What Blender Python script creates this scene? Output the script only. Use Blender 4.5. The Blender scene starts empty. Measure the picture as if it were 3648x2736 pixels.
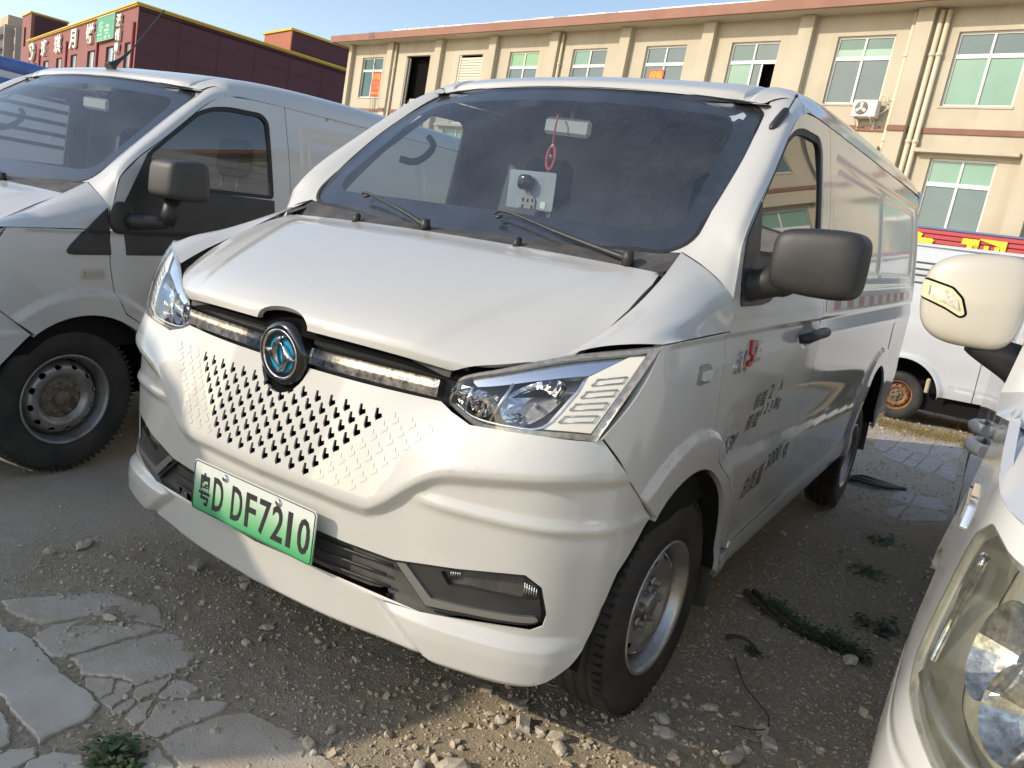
import bpy, bmesh, math, random
import numpy as np
from mathutils import Matrix, Vector
from mathutils.geometry import delaunay_2d_cdt

# ------------------------------------------------------------------ camera, sky, sun, exposure
SC = bpy.context.scene
COL = SC.collection
CAM_POS = Vector((1.5211, -2.0411, 1.2868))
CAM_ROT = Matrix(((0.8231, -0.2233, 0.5222), (0.5478, 0.0696, -0.8337), (0.1498, 0.9723, 0.1796)))
cam_data = bpy.data.cameras.new('camera')
cam_data.sensor_width = 36.0
cam_data.lens = 2744.587 / 3648 * 36.0
cam_data.clip_start = 0.05
cam_data.clip_end = 3000
cam = bpy.data.objects.new('camera', cam_data)
COL.objects.link(cam)
CQ = CAM_ROT.to_quaternion().to_matrix().to_4x4()
cam.matrix_world = Matrix.Translation(CAM_POS) @ CQ
SC.camera = cam

SUN_EL = math.radians(27.0)
SUN_AZ = (-0.63, -0.777)                      # towards the sun, seen from above
world = bpy.data.worlds.new('World')
SC.world = world
world.use_nodes = True
_nt = world.node_tree
_bg = _nt.nodes['Background']
_sky = _nt.nodes.new('ShaderNodeTexSky')
_sky.sky_type = 'NISHITA'
_sky.sun_disc = False
_sky.sun_elevation = SUN_EL
_sky.sun_rotation = math.atan2(SUN_AZ[0], SUN_AZ[1])
_sky.altitude = 20
_sky.air_density = 0.9
_sky.dust_density = 0.6
_sky.ozone_density = 1.0
_nt.links.new(_sky.outputs[0], _bg.inputs[0])
_bg.inputs[1].default_value = 0.15
sun_data = bpy.data.lights.new('sun', 'SUN')
sun_data.energy = 2.0
sun_data.angle = math.radians(0.53)
sun_data.color = (1.0, 0.95, 0.87)
sun = bpy.data.objects.new('sun', sun_data)
COL.objects.link(sun)
_sd = Vector((SUN_AZ[0] * math.cos(SUN_EL), SUN_AZ[1] * math.cos(SUN_EL), math.sin(SUN_EL))).normalized()
sun.rotation_euler = _sd.to_track_quat('Z', 'Y').to_euler()
sun.location = (-30, -40, 40)
SC.view_settings.view_transform = 'Standard'
SC.view_settings.look = 'None'
SC.view_settings.exposure = 0.8
SC.view_settings.use_white_balance = True
SC.view_settings.white_balance_temperature = 7400
SC.view_settings.white_balance_tint = 11
SC.view_settings.gamma = 1.0
SC.render.engine = 'CYCLES'
SC.cycles.use_denoising = True
SC.cycles.max_bounces = 10
SC.cycles.transparent_max_bounces = 16
SC.cycles.caustics_reflective = False
SC.cycles.caustics_refractive = False

random.seed(4)
RNG = np.random.default_rng(4)

# ------------------------------------------------------------------ materials
MATS = {}
def nodes_of(name):
    m = bpy.data.materials.new(name)
    m.use_nodes = True
    nt = m.node_tree
    nt.nodes.clear()
    out = nt.nodes.new('ShaderNodeOutputMaterial')
    return m, nt, out

def ramp(nt, fac, stops):
    r = nt.nodes.new('ShaderNodeValToRGB')
    el = r.color_ramp.elements
    while len(el) < len(stops):
        el.new(0.5)
    for e, (p, c) in zip(el, stops):
        e.position = p
        e.color = (*c, 1) if len(c) == 3 else c
    nt.links.new(fac, r.inputs[0])
    return r.outputs[0]

def noise(nt, scale, detail=3, rough=0.55, vec=None, kind='Object', stretch=None):
    tc = nt.nodes.new('ShaderNodeTexCoord')
    n = nt.nodes.new('ShaderNodeTexNoise')
    n.inputs['Scale'].default_value = scale
    n.inputs['Detail'].default_value = detail
    n.inputs['Roughness'].default_value = rough
    src = tc.outputs[kind]
    if stretch:
        mp = nt.nodes.new('ShaderNodeMapping')
        mp.inputs['Scale'].default_value = stretch
        nt.links.new(src, mp.inputs[0])
        src = mp.outputs[0]
    nt.links.new(src, n.inputs['Vector'])
    return n.outputs['Fac']

def mix(nt, fac, a, b, mode='MIX'):
    m = nt.nodes.new('ShaderNodeMix')
    m.data_type = 'RGBA'
    m.blend_type = mode
    for sock, v in ((m.inputs[0], fac), (m.inputs[6], a), (m.inputs[7], b)):
        if isinstance(v, (int, float)):
            sock.default_value = v
        elif isinstance(v, tuple):
            sock.default_value = (*v, 1) if len(v) == 3 else v
        else:
            nt.links.new(v, sock)
    return m.outputs[2]

def pbr(name, color, rough=0.5, metal=0.0, coat=0.0, spec=0.5, var=0.0, vscale=6.0, bump=0.0, bscale=60.0, color2=None, rvar=0.0, bstretch=None, emit=None):
    if name in MATS:
        return MATS[name]
    m, nt, out = nodes_of(name)
    b = nt.nodes.new('ShaderNodeBsdfPrincipled')
    b.inputs['Base Color'].default_value = (*color, 1)
    b.inputs['Roughness'].default_value = rough
    b.inputs['Metallic'].default_value = metal
    b.inputs['Specular IOR Level'].default_value = spec
    b.inputs['Coat Weight'].default_value = coat
    b.inputs['Coat Roughness'].default_value = 0.03
    if var > 0 or color2:
        c2 = color2 or tuple(max(0, c * (1 - var)) for c in color)
        f = noise(nt, vscale, 5, 0.62)
        f = ramp(nt, f, [(0.35, (0, 0, 0)), (0.68, (1, 1, 1))])
        nt.links.new(mix(nt, f, color, c2), b.inputs['Base Color'])
    if rvar > 0:
        f = noise(nt, vscale * 2.3, 4)
        mr = nt.nodes.new('ShaderNodeMapRange')
        mr.inputs[3].default_value = max(0.02, rough - rvar)
        mr.inputs[4].default_value = min(1, rough + rvar)
        nt.links.new(f, mr.inputs[0])
        nt.links.new(mr.outputs[0], b.inputs['Roughness'])
    if bump > 0:
        f = noise(nt, bscale, 6, 0.65, stretch=bstretch)
        bp = nt.nodes.new('ShaderNodeBump')
        bp.inputs['Strength'].default_value = 1.0
        bp.inputs['Distance'].default_value = bump
        nt.links.new(f, bp.inputs['Height'])
        nt.links.new(bp.outputs[0], b.inputs['Normal'])
    nt.links.new(b.outputs[0], out.inputs[0])
    MATS[name] = m
    return m

def glass_mat(name, tint=(1, 1, 1), dust=0.0, dustcol=(.5, .48, .44), rough=0.0, streak=False, refl=1.0, grad=0.0):
    """thin pane: see-through, Fresnel reflection and a film of dust"""
    if name in MATS:
        return MATS[name]
    m, nt, out = nodes_of(name)
    tr = nt.nodes.new('ShaderNodeBsdfTransparent')
    tr.inputs[0].default_value = (*tint, 1)
    gl = nt.nodes.new('ShaderNodeBsdfGlossy')
    gl.inputs[1].default_value = rough
    ge = nt.nodes.new('ShaderNodeNewGeometry')
    dt = nt.nodes.new('ShaderNodeVectorMath'); dt.operation = 'DOT_PRODUCT'
    nt.links.new(ge.outputs['Incoming'], dt.inputs[0]); nt.links.new(ge.outputs['Normal'], dt.inputs[1])
    ab = nt.nodes.new('ShaderNodeMath'); ab.operation = 'ABSOLUTE'; nt.links.new(dt.outputs['Value'], ab.inputs[0])
    om = nt.nodes.new('ShaderNodeMath'); om.operation = 'SUBTRACT'; om.inputs[0].default_value = 1.0; nt.links.new(ab.outputs[0], om.inputs[1]); om.use_clamp = True
    pw = nt.nodes.new('ShaderNodeMath'); pw.operation = 'POWER'; nt.links.new(om.outputs[0], pw.inputs[0]); pw.inputs[1].default_value = 4.5
    mx = nt.nodes.new('ShaderNodeMixShader')
    mth = nt.nodes.new('ShaderNodeMath'); mth.operation = 'MULTIPLY_ADD'; mth.use_clamp = True
    mth.inputs[1].default_value = .80; mth.inputs[2].default_value = .06 * refl
    nt.links.new(pw.outputs[0], mth.inputs[0])
    nt.links.new(mth.outputs[0], mx.inputs[0])
    nt.links.new(tr.outputs[0], mx.inputs[1])
    nt.links.new(gl.outputs[0], mx.inputs[2])
    last = mx.outputs[0]
    if dust > 0:
        df = nt.nodes.new('ShaderNodeBsdfDiffuse')
        df.inputs[0].default_value = (*dustcol, 1)
        f1 = noise(nt, 260, 2, 0.5)
        spk = ramp(nt, f1, [(0.63, (0, 0, 0)), (0.75, (1, 1, 1))])
        f2 = noise(nt, 5, 4, 0.6)
        film = ramp(nt, f2, [(0.3, (.25, .25, .25)), (0.75, (1, 1, 1))])
        a = nt.nodes.new('ShaderNodeMath'); a.operation = 'MULTIPLY_ADD'
        nt.links.new(spk, a.inputs[0])
        a.inputs[1].default_value = dust * 1.8
        fm = nt.nodes.new('ShaderNodeMath'); fm.operation = 'MULTIPLY'
        nt.links.new(film, fm.inputs[0]); fm.inputs[1].default_value = dust
        nt.links.new(fm.outputs[0], a.inputs[2])
        fac = a.outputs[0]
        if streak:
            f3 = noise(nt, 24, 5, 0.7, stretch=(4, 1.2, 1.2))
            st = ramp(nt, f3, [(0.52, (0, 0, 0)), (0.62, (1, 1, 1))])
            a2 = nt.nodes.new('ShaderNodeMath'); a2.operation = 'MULTIPLY_ADD'
            nt.links.new(st, a2.inputs[0]); a2.inputs[1].default_value = dust * 0.25
            nt.links.new(fac, a2.inputs[2])
            fac = a2.outputs[0]
        m2 = nt.nodes.new('ShaderNodeMixShader')
        nt.links.new(fac, m2.inputs[0])
        nt.links.new(last, m2.inputs[1])
        nt.links.new(df.outputs[0], m2.inputs[2])
        last = m2.outputs[0]
    nt.links.new(last, out.inputs[0])
    MATS[name] = m
    return m

def paint_mat(name, color, dirt=(.40, .36, .30), amount=0.16):
    """clear-coated car paint with road dust and small stains"""
    m, nt, out = nodes_of(name)
    b = nt.nodes.new('ShaderNodeBsdfPrincipled')
    f = noise(nt, 2.2, 7, 0.66)
    f = ramp(nt, f, [(0.42, (0, 0, 0)), (0.78, (amount, amount, amount))])
    c1 = mix(nt, f, color, dirt)
    s = noise(nt, 46, 3, 0.5)
    s = ramp(nt, s, [(0.71, (0, 0, 0)), (0.76, (.35, .35, .35))])
    c2 = mix(nt, s, c1, dirt)
    d = noise(nt, 14, 6, 0.7, stretch=(1, 1, .22))
    d = ramp(nt, d, [(0.55, (0, 0, 0)), (0.80, (.10, .10, .10))])
    c3 = mix(nt, d, c2, dirt)
    nt.links.new(c3, b.inputs['Base Color'])
    b.inputs['Roughness'].default_value = 0.42
    b.inputs['Coat Weight'].default_value = 1.0
    r = noise(nt, 9, 5, 0.6)
    mr = nt.nodes.new('ShaderNodeMapRange')
    mr.inputs[3].default_value = 0.02
    mr.inputs[4].default_value = 0.13
    nt.links.new(r, mr.inputs[0])
    nt.links.new(mr.outputs[0], b.inputs['Coat Roughness'])
    bp = nt.nodes.new('ShaderNodeBump')
    bp.inputs['Strength'].default_value = 1.0
    bp.inputs['Distance'].default_value = 0.0006
    nt.links.new(noise(nt, 7, 2, 0.4), bp.inputs['Height'])
    nt.links.new(bp.outputs[0], b.inputs['Coat Normal'])
    nt.links.new(b.outputs[0], out.inputs[0])
    MATS[name] = m
    return m

M_PAINT = paint_mat('van_paint', (.54, .53, .495))
M_PAINT2 = paint_mat('older_van_paint', (.55, .545, .52), amount=.22)
M_PAINT3 = paint_mat('cream_paint', (.52, .48, .40), amount=.12)
M_PAINT4 = paint_mat('bright_white_paint', (.60, .60, .585), amount=.08)
M_HANDLE = pbr('white_handle', (.62, .62, .60), .45)
M_PAINT5 = paint_mat('truck_paint', (.58, .60, .62), amount=.25)
M_BLK = pbr('black_plastic', (.022, .022, .023), .48, bump=.0004, bscale=420, color2=(.035, .034, .032), vscale=9, rvar=.10)
M_BLKD = pbr('dusty_black_plastic', (.035, .034, .033), .62, bump=.0004, bscale=300, color2=(.10, .092, .08), vscale=11)
M_BLKG = pbr('gloss_black', (.012, .012, .013), .16, coat=.6)
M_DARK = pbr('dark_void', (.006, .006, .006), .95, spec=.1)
M_RUB = pbr('rubber_seal', (.012, .012, .012), .6)
M_TYRE = pbr('tyre_rubber', (.018, .0175, .017), .72, bump=.0006, bscale=160, color2=(.05, .045, .038), vscale=7)
M_STEEL = pbr('silver_rim', (.50, .50, .50), .34, metal=.75, color2=(.33, .31, .28), vscale=9, rvar=.08)
M_STEELW = pbr('worn_silver_rim', (.40, .40, .40), .42, metal=.7, color2=(.24, .21, .18), vscale=12, rvar=.1)
M_RUST = pbr('rusty_steel', (.36, .19, .09), .75, metal=.2, color2=(.16, .08, .045), vscale=16, bump=.001, bscale=90)
M_HUBD = pbr('dusty_hub', (.22, .17, .12), .8, color2=(.10, .08, .06), vscale=24, bump=.0008, bscale=120)
M_CHROME = pbr('chrome', (.78, .79, .80), .06, metal=1.0)
M_CHROMED = pbr('pitted_chrome', (.68, .69, .71), .14, metal=1.0, color2=(.13, .14, .18), vscale=55, rvar=.08)
M_SILV = pbr('silver_trim', (.36, .36, .35), .33, metal=.8, rvar=.05)
M_BLUE = pbr('badge_blue', (.01, .30, .48), .25, coat=.6)
M_RED = pbr('badge_red', (.45, .02, .03), .3, coat=.5)
M_GLASS = glass_mat('windscreen_glass', (.80, .86, .90), dust=.08, dustcol=(.40, .42, .45), streak=True, refl=1.6)
M_GLASS2 = glass_mat('side_glass', (.72, .77, .75), dust=.02, refl=1.9)
M_LENS = glass_mat('clear_lens', (.98, .98, .98), dust=.0, refl=1.0)
M_LENSY = glass_mat('hazed_lens', (.95, .95, .88), dust=.06, dustcol=(.62, .60, .48), refl=1.0, rough=.08)
M_LAMPG = pbr('smoked_lamp', (.30, .29, .27), .25, coat=.8, color2=(.16, .15, .14), vscale=60)
M_INT = pbr('cabin_plastic', (.065, .067, .072), .55)
M_INTG = pbr('grey_cabin_trim', (.17, .175, .185), .75)
M_SEAT = pbr('seat_cloth', (.05, .056, .075), .9, bump=.001, bscale=500)
M_UNDER = pbr('underbody', (.010, .010, .010), .9, spec=.2)
M_WHITE = pbr('white_print', (.75, .75, .73), .6)
M_BLKPRINT = pbr('black_print', (.025, .025, .025), .5)

# ------------------------------------------------------------------ objects, tags, small geometry helpers
def tag(o, label=None, cat=None, group=None, kind=None):
    if label: o['label'] = label
    if cat: o['category'] = cat
    if group: o['group'] = group
    if kind: o['kind'] = kind
    return o

def empty(name, loc=(0, 0, 0), rz=0.0, rx=0.0, label=None, cat=None, group=None):
    o = bpy.data.objects.new(name, None)
    o.empty_display_size = .2
    COL.objects.link(o)
    o.location = loc
    o.rotation_euler = (rx, 0, rz)
    return tag(o, label, cat, group)

def add(name, me, mat=None, parent=None, loc=None, rot=None):
    o = bpy.data.objects.new(name, me)
    COL.objects.link(o)
    if mat is not None and not me.materials:
        for k in (mat if isinstance(mat, (list, tuple)) else [mat]):
            me.materials.append(k)
    if parent is not None:
        o.parent = parent
    if loc is not None:
        o.location = loc
    if rot is not None:
        o.rotation_euler = rot
    return o

def mk(name, v, f, mat=None, parent=None, smooth=False, normals=None, mi=None, loc=None, rot=None):
    me = bpy.data.meshes.new(name)
    me.from_pydata([tuple(p) for p in np.asarray(v, float).tolist()], [], [list(q) for q in f])
    if mi is not None:
        me.polygons.foreach_set('material_index', mi)
    if smooth:
        me.polygons.foreach_set('use_smooth', [True] * len(me.polygons))
    me.update()
    if normals is not None:
        me.normals_split_custom_set_from_vertices([tuple(n) for n in np.asarray(normals).tolist()])
    return add(name, me, mat, parent, loc, rot)

class MB:
    """collects simple solids; build() links them as one mesh object"""
    def __init__(s):
        s.v = []; s.f = []; s.sm = []; s.mi = []
    def put(s, v, f, smooth=False, mi=0):
        o = len(s.v)
        s.v += [tuple(map(float, p)) for p in v]
        s.f += [[o + i for i in q] for q in f]
        s.sm += [smooth] * len(f)
        s.mi += [mi] * len(f)
        return s
    def box(s, lo, hi, bev=0.0, M=None, mi=0):
        x0, y0, z0 = lo; x1, y1, z1 = hi
        if bev > 0:
            b = min(bev, .49 * min(x1 - x0, y1 - y0, z1 - z0))
            v = []
            for z, e in ((z0, b), (z0 + b, 0), (z1 - b, 0), (z1, b)):
                a = b if e == 0 else b
                for (x, y) in ((x0 + a, y0 + e), (x1 - a, y0 + e), (x1 - e, y0 + a), (x1 - e, y1 - a), (x1 - a, y1 - e), (x0 + a, y1 - e), (x0 + e, y1 - a), (x0 + e, y0 + a)):
                    v.append((x, y, z))
            # square up the cap rings
            f = [[7, 6, 5, 4, 3, 2, 1, 0], [24 + i for i in range(8)]]
            for k in range(3):
                for i in range(8):
                    j = (i + 1) % 8
                    f.append([k * 8 + i, k * 8 + j, k * 8 + 8 + j, k * 8 + 8 + i])
        else:
            v = [(x0, y0, z0), (x1, y0, z0), (x1, y1, z0), (x0, y1, z0), (x0, y0, z1), (x1, y0, z1), (x1, y1, z1), (x0, y1, z1)]
            f = [[3, 2, 1, 0], [4, 5, 6, 7], [0, 1, 5, 4], [1, 2, 6, 5], [2, 3, 7, 6], [3, 0, 4, 7]]
        if M is not None:
            v = [tuple(M @ Vector(p)) for p in v]
        return s.put(v, f, False, mi)
    def tube(s, pts, r, n=8, cap=True, mi=0):
        pts = [Vector(p) for p in pts]
        rs = r if isinstance(r, (list, tuple)) else [r] * len(pts)
        v = []; f = []
        up = Vector((0, 0, 1))
        for i, p in enumerate(pts):
            d = (pts[min(i + 1, len(pts) - 1)] - pts[max(i - 1, 0)]).normalized()
            a = d.cross(up)
            if a.length < 1e-3: a = d.cross(Vector((1, 0, 0)))
            a.normalize(); b = d.cross(a).normalized()
            for k in range(n):
                t = 2 * math.pi * k / n
                v.append(tuple(p + (a * math.cos(t) + b * math.sin(t)) * rs[i]))
        for i in range(len(pts) - 1):
            for k in range(n):
                j = (k + 1) % n
                f.append([i * n + k, i * n + j, i * n + n + j, i * n + n + k])
        s.put(v, f, True, mi)
        if cap:
            o = len(s.v) - len(v)
            s.f += [[o + n - 1 - k for k in range(n)], [o + (len(pts) - 1) * n + k for k in range(n)]]
            s.sm += [False, False]; s.mi += [mi, mi]
        return s
    def prism(s, poly, z0, z1, M=None, mi=0, smooth=False):
        n = len(poly)
        v = [(p[0], p[1], z0) for p in poly] + [(p[0], p[1], z1) for p in poly]
        f = [list(range(n))[::-1], list(range(n, 2 * n))] + [[i, (i + 1) % n, n + (i + 1) % n, n + i] for i in range(n)]
        if M is not None:
            v = [tuple(M @ Vector(p)) for p in v]
        return s.put(v, f, smooth, mi)
    def lathe(s, prof, n=48, M=None, closed=False, mi=0, smooth=True):
        """prof: (radius, axial); axis = +X"""
        v = []; f = []
        for (r, a) in prof:
            for k in range(n):
                t = 2 * math.pi * k / n
                v.append((a, r * math.cos(t), r * math.sin(t)))
        m = len(prof)
        for i in range(m if closed else m - 1):
            i2 = (i + 1) % m
            for k in range(n):
                j = (k + 1) % n
                f.append([i * n + k, i * n + j, i2 * n + j, i2 * n + k])
        if M is not None:
            v = [tuple(M @ Vector(p)) for p in v]
        return s.put(v, f, smooth, mi)
    def build(s, name, mat, parent=None, loc=None, rot=None):
        me = bpy.data.meshes.new(name)
        me.from_pydata(s.v, [], s.f)
        me.polygons.foreach_set('use_smooth', s.sm)
        me.polygons.foreach_set('material_index', s.mi)
        me.update()
        return add(name, me, mat, parent, loc, rot)

def text_me(body, size, extrude=0.0, shear=0.0, align='LEFT', sx=1.0, bold=0.0):
    cu = bpy.data.curves.new('lettering', 'FONT')
    cu.body = body; cu.size = size; cu.extrude = extrude; cu.shear = shear
    cu.align_x = align; cu.offset = bold
    cu.resolution_u = 3
    o = bpy.data.objects.new('lettering', cu)
    COL.objects.link(o)
    dg = bpy.context.evaluated_depsgraph_get()
    dg.update()
    me = bpy.data.meshes.new_from_object(o.evaluated_get(dg))
    bpy.data.objects.remove(o)
    bpy.data.curves.remove(cu)
    v = np.empty(len(me.vertices) * 3); me.vertices.foreach_get('co', v)
    v = v.reshape(-1, 3); v[:, 0] *= sx
    me.vertices.foreach_set('co', v.ravel())
    return me

def text_fit(body, w, h, extrude=.0, bold=0.0, shear=0.0):
    """lettering stretched to fill w x h, centred on the origin"""
    me = text_me(body, 1.0, 0.5 if extrude else 0, shear, bold=bold)
    v = np.empty(len(me.vertices) * 3); me.vertices.foreach_get('co', v); v = v.reshape(-1, 3)
    if len(v):
        lo = v.min(0); hi = v.max(0)
        v[:, :2] = (v[:, :2] - (lo + hi)[:2] / 2) / np.maximum(hi - lo, 1e-6)[:2] * [w, h]
        if extrude: v[:, 2] = np.where(v[:, 2] > 0, extrude, 0)
        me.vertices.foreach_set('co', v.ravel())
    return me

def warp(me, fn):
    v = np.empty(len(me.vertices) * 3); me.vertices.foreach_get('co', v); v = v.reshape(-1, 3)
    me.vertices.foreach_set('co', np.asarray(fn(v)).ravel())
    me.update()
    return me

# ------------------------------------------------------------------ curves and trimmed panels
def hermite(xs, ys, x):
    xs = np.asarray(xs, float); ys = np.asarray(ys, float); x = np.asarray(x, float)
    d = np.diff(ys) / np.diff(xs)
    m = np.concatenate([[d[0]], (d[:-1] + d[1:]) / 2, [d[-1]]])
    m[1:-1][d[:-1] * d[1:] <= 0] = 0
    i = np.clip(np.searchsorted(xs, x) - 1, 0, len(xs) - 2)
    h = xs[i + 1] - xs[i]
    t = np.clip((x - xs[i]) / h, 0, 1)
    t2 = t * t; t3 = t2 * t
    return (2 * t3 - 3 * t2 + 1) * ys[i] + (t3 - 2 * t2 + t) * h * m[i] + (-2 * t3 + 3 * t2) * ys[i + 1] + (t3 - t2) * h * m[i + 1]

def sstep(a, b, x):
    t = np.clip((np.asarray(x, float) - a) / (b - a), 0, 1)
    return t * t * (3 - 2 * t)

def catmull(P, n):
    """n points along a Catmull-Rom curve through P, even in parameter"""
    P = np.asarray(P, float)
    if len(P) == 2:
        return P[0] + (P[1] - P[0]) * np.linspace(0, 1, n)[:, None]
    Q = np.vstack([2 * P[0] - P[1], P, 2 * P[-1] - P[-2]])
    t = np.linspace(0, len(P) - 1, n)
    i = np.minimum(t.astype(int), len(P) - 2)
    u = (t - i)[:, None]
    a, b, c, d = Q[i], Q[i + 1], Q[i + 2], Q[i + 3]
    return .5 * (2 * b + (c - a) * u + (2 * a - 5 * b + 4 * c - d) * u ** 2 + (3 * b - a - 3 * c + d) * u ** 3)

def loft_pts(rows, nu, nv):
    rows = [catmull(r, nu) for r in rows]
    A = np.stack(rows)                       # (rows, nu, 3)
    return np.stack([catmull(A[:, k], nv) for k in range(nu)], 1)   # (nv, nu, 3)

def grid_faces(nv, nu, flip=False):
    f = []
    for i in range(nv - 1):
        for k in range(nu - 1):
            q = [i * nu + k, i * nu + k + 1, (i + 1) * nu + k + 1, (i + 1) * nu + k]
            f.append(q[::-1] if flip else q)
    return f

def loft(name, rows, nu, nv, mat, parent, flip=False, mirror=False):
    G = loft_pts(rows, nu, nv)
    V = G.reshape(-1, 3); F = grid_faces(nv, nu, flip)
    if mirror:
        V2 = V * [-1, 1, 1]
        F = F + [[len(V) + i for i in q][::-1] for q in F]
        V = np.vstack([V, V2])
    return mk(name, V, F, mat, parent, True)

def inside(poly, pts):
    poly = np.asarray(poly); x, y = pts[:, 0], pts[:, 1]
    r = np.zeros(len(pts), bool)
    a = poly; b = np.roll(poly, -1, 0)
    for (x0, y0), (x1, y1) in zip(a, b):
        c = ((y0 > y) != (y1 > y))
        with np.errstate(divide='ignore', invalid='ignore'):
            r ^= c & (x < (x1 - x0) * (y - y0) / (y1 - y0 + 1e-30) + x0)
    return r

def seg_dist(poly, pts, closed=True):
    poly = np.asarray(poly, float)
    d = np.full(len(pts), 1e9)
    n = len(poly)
    for i in range(n if closed else n - 1):
        a = poly[i]; b = poly[(i + 1) % n]; e = b - a
        t = np.clip(((pts - a) @ e) / max(e @ e, 1e-20), 0, 1)
        d = np.minimum(d, np.linalg.norm(pts - a - t[:, None] * e, axis=1))
    return d

def resample(poly, step, closed=True):
    poly = np.asarray(poly, float); out = []
    n = len(poly)
    for i in range(n if closed else n - 1):
        a = poly[i]; b = poly[(i + 1) % n]
        k = max(1, int(math.ceil(np.linalg.norm(b - a) / step)))
        for j in range(k):
            out.append(a + (b - a) * j / k)
    if not closed: out.append(poly[-1])
    return np.array(out)

def inset(poly, g):
    """move a closed polygon inwards by g"""
    P = np.asarray(poly, float)
    area = .5 * np.sum(P[:, 0] * np.roll(P[:, 1], -1) - np.roll(P[:, 0], -1) * P[:, 1])
    s = 1 if area > 0 else -1
    e0 = P - np.roll(P, 1, 0); e1 = np.roll(P, -1, 0) - P
    n0 = np.stack([-e0[:, 1], e0[:, 0]], 1) * s; n1 = np.stack([-e1[:, 1], e1[:, 0]], 1) * s
    n0 /= np.linalg.norm(n0, axis=1)[:, None] + 1e-12; n1 /= np.linalg.norm(n1, axis=1)[:, None] + 1e-12
    b = n0 + n1; b /= np.linalg.norm(b, axis=1)[:, None] + 1e-12
    k = np.clip(np.sum(b * n0, 1), .35, 1)
    return P + b * (g / k)[:, None]

def rounded(poly, radii, n=6):
    """round the corners of a polygon (radius per corner or one radius)"""
    P = [np.array(p, float) for p in poly]; m = len(P); out = []
    for i in range(m):
        r = radii[i] if isinstance(radii, (list, tuple)) else radii
        a, b, c = P[i - 1], P[i], P[(i + 1) % m]
        if r <= 0: out.append(b); continue
        u = (a - b); v = (c - b); lu = np.linalg.norm(u); lv = np.linalg.norm(v)
        r = min(r, lu * .48, lv * .48)
        p0 = b + u / lu * r; p1 = b + v / lv * r
        for k in range(n + 1):
            t = k / n
            out.append((1 - t) ** 2 * p0 + 2 * t * (1 - t) * b + t * t * p1)
    return np.array(out)

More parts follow.
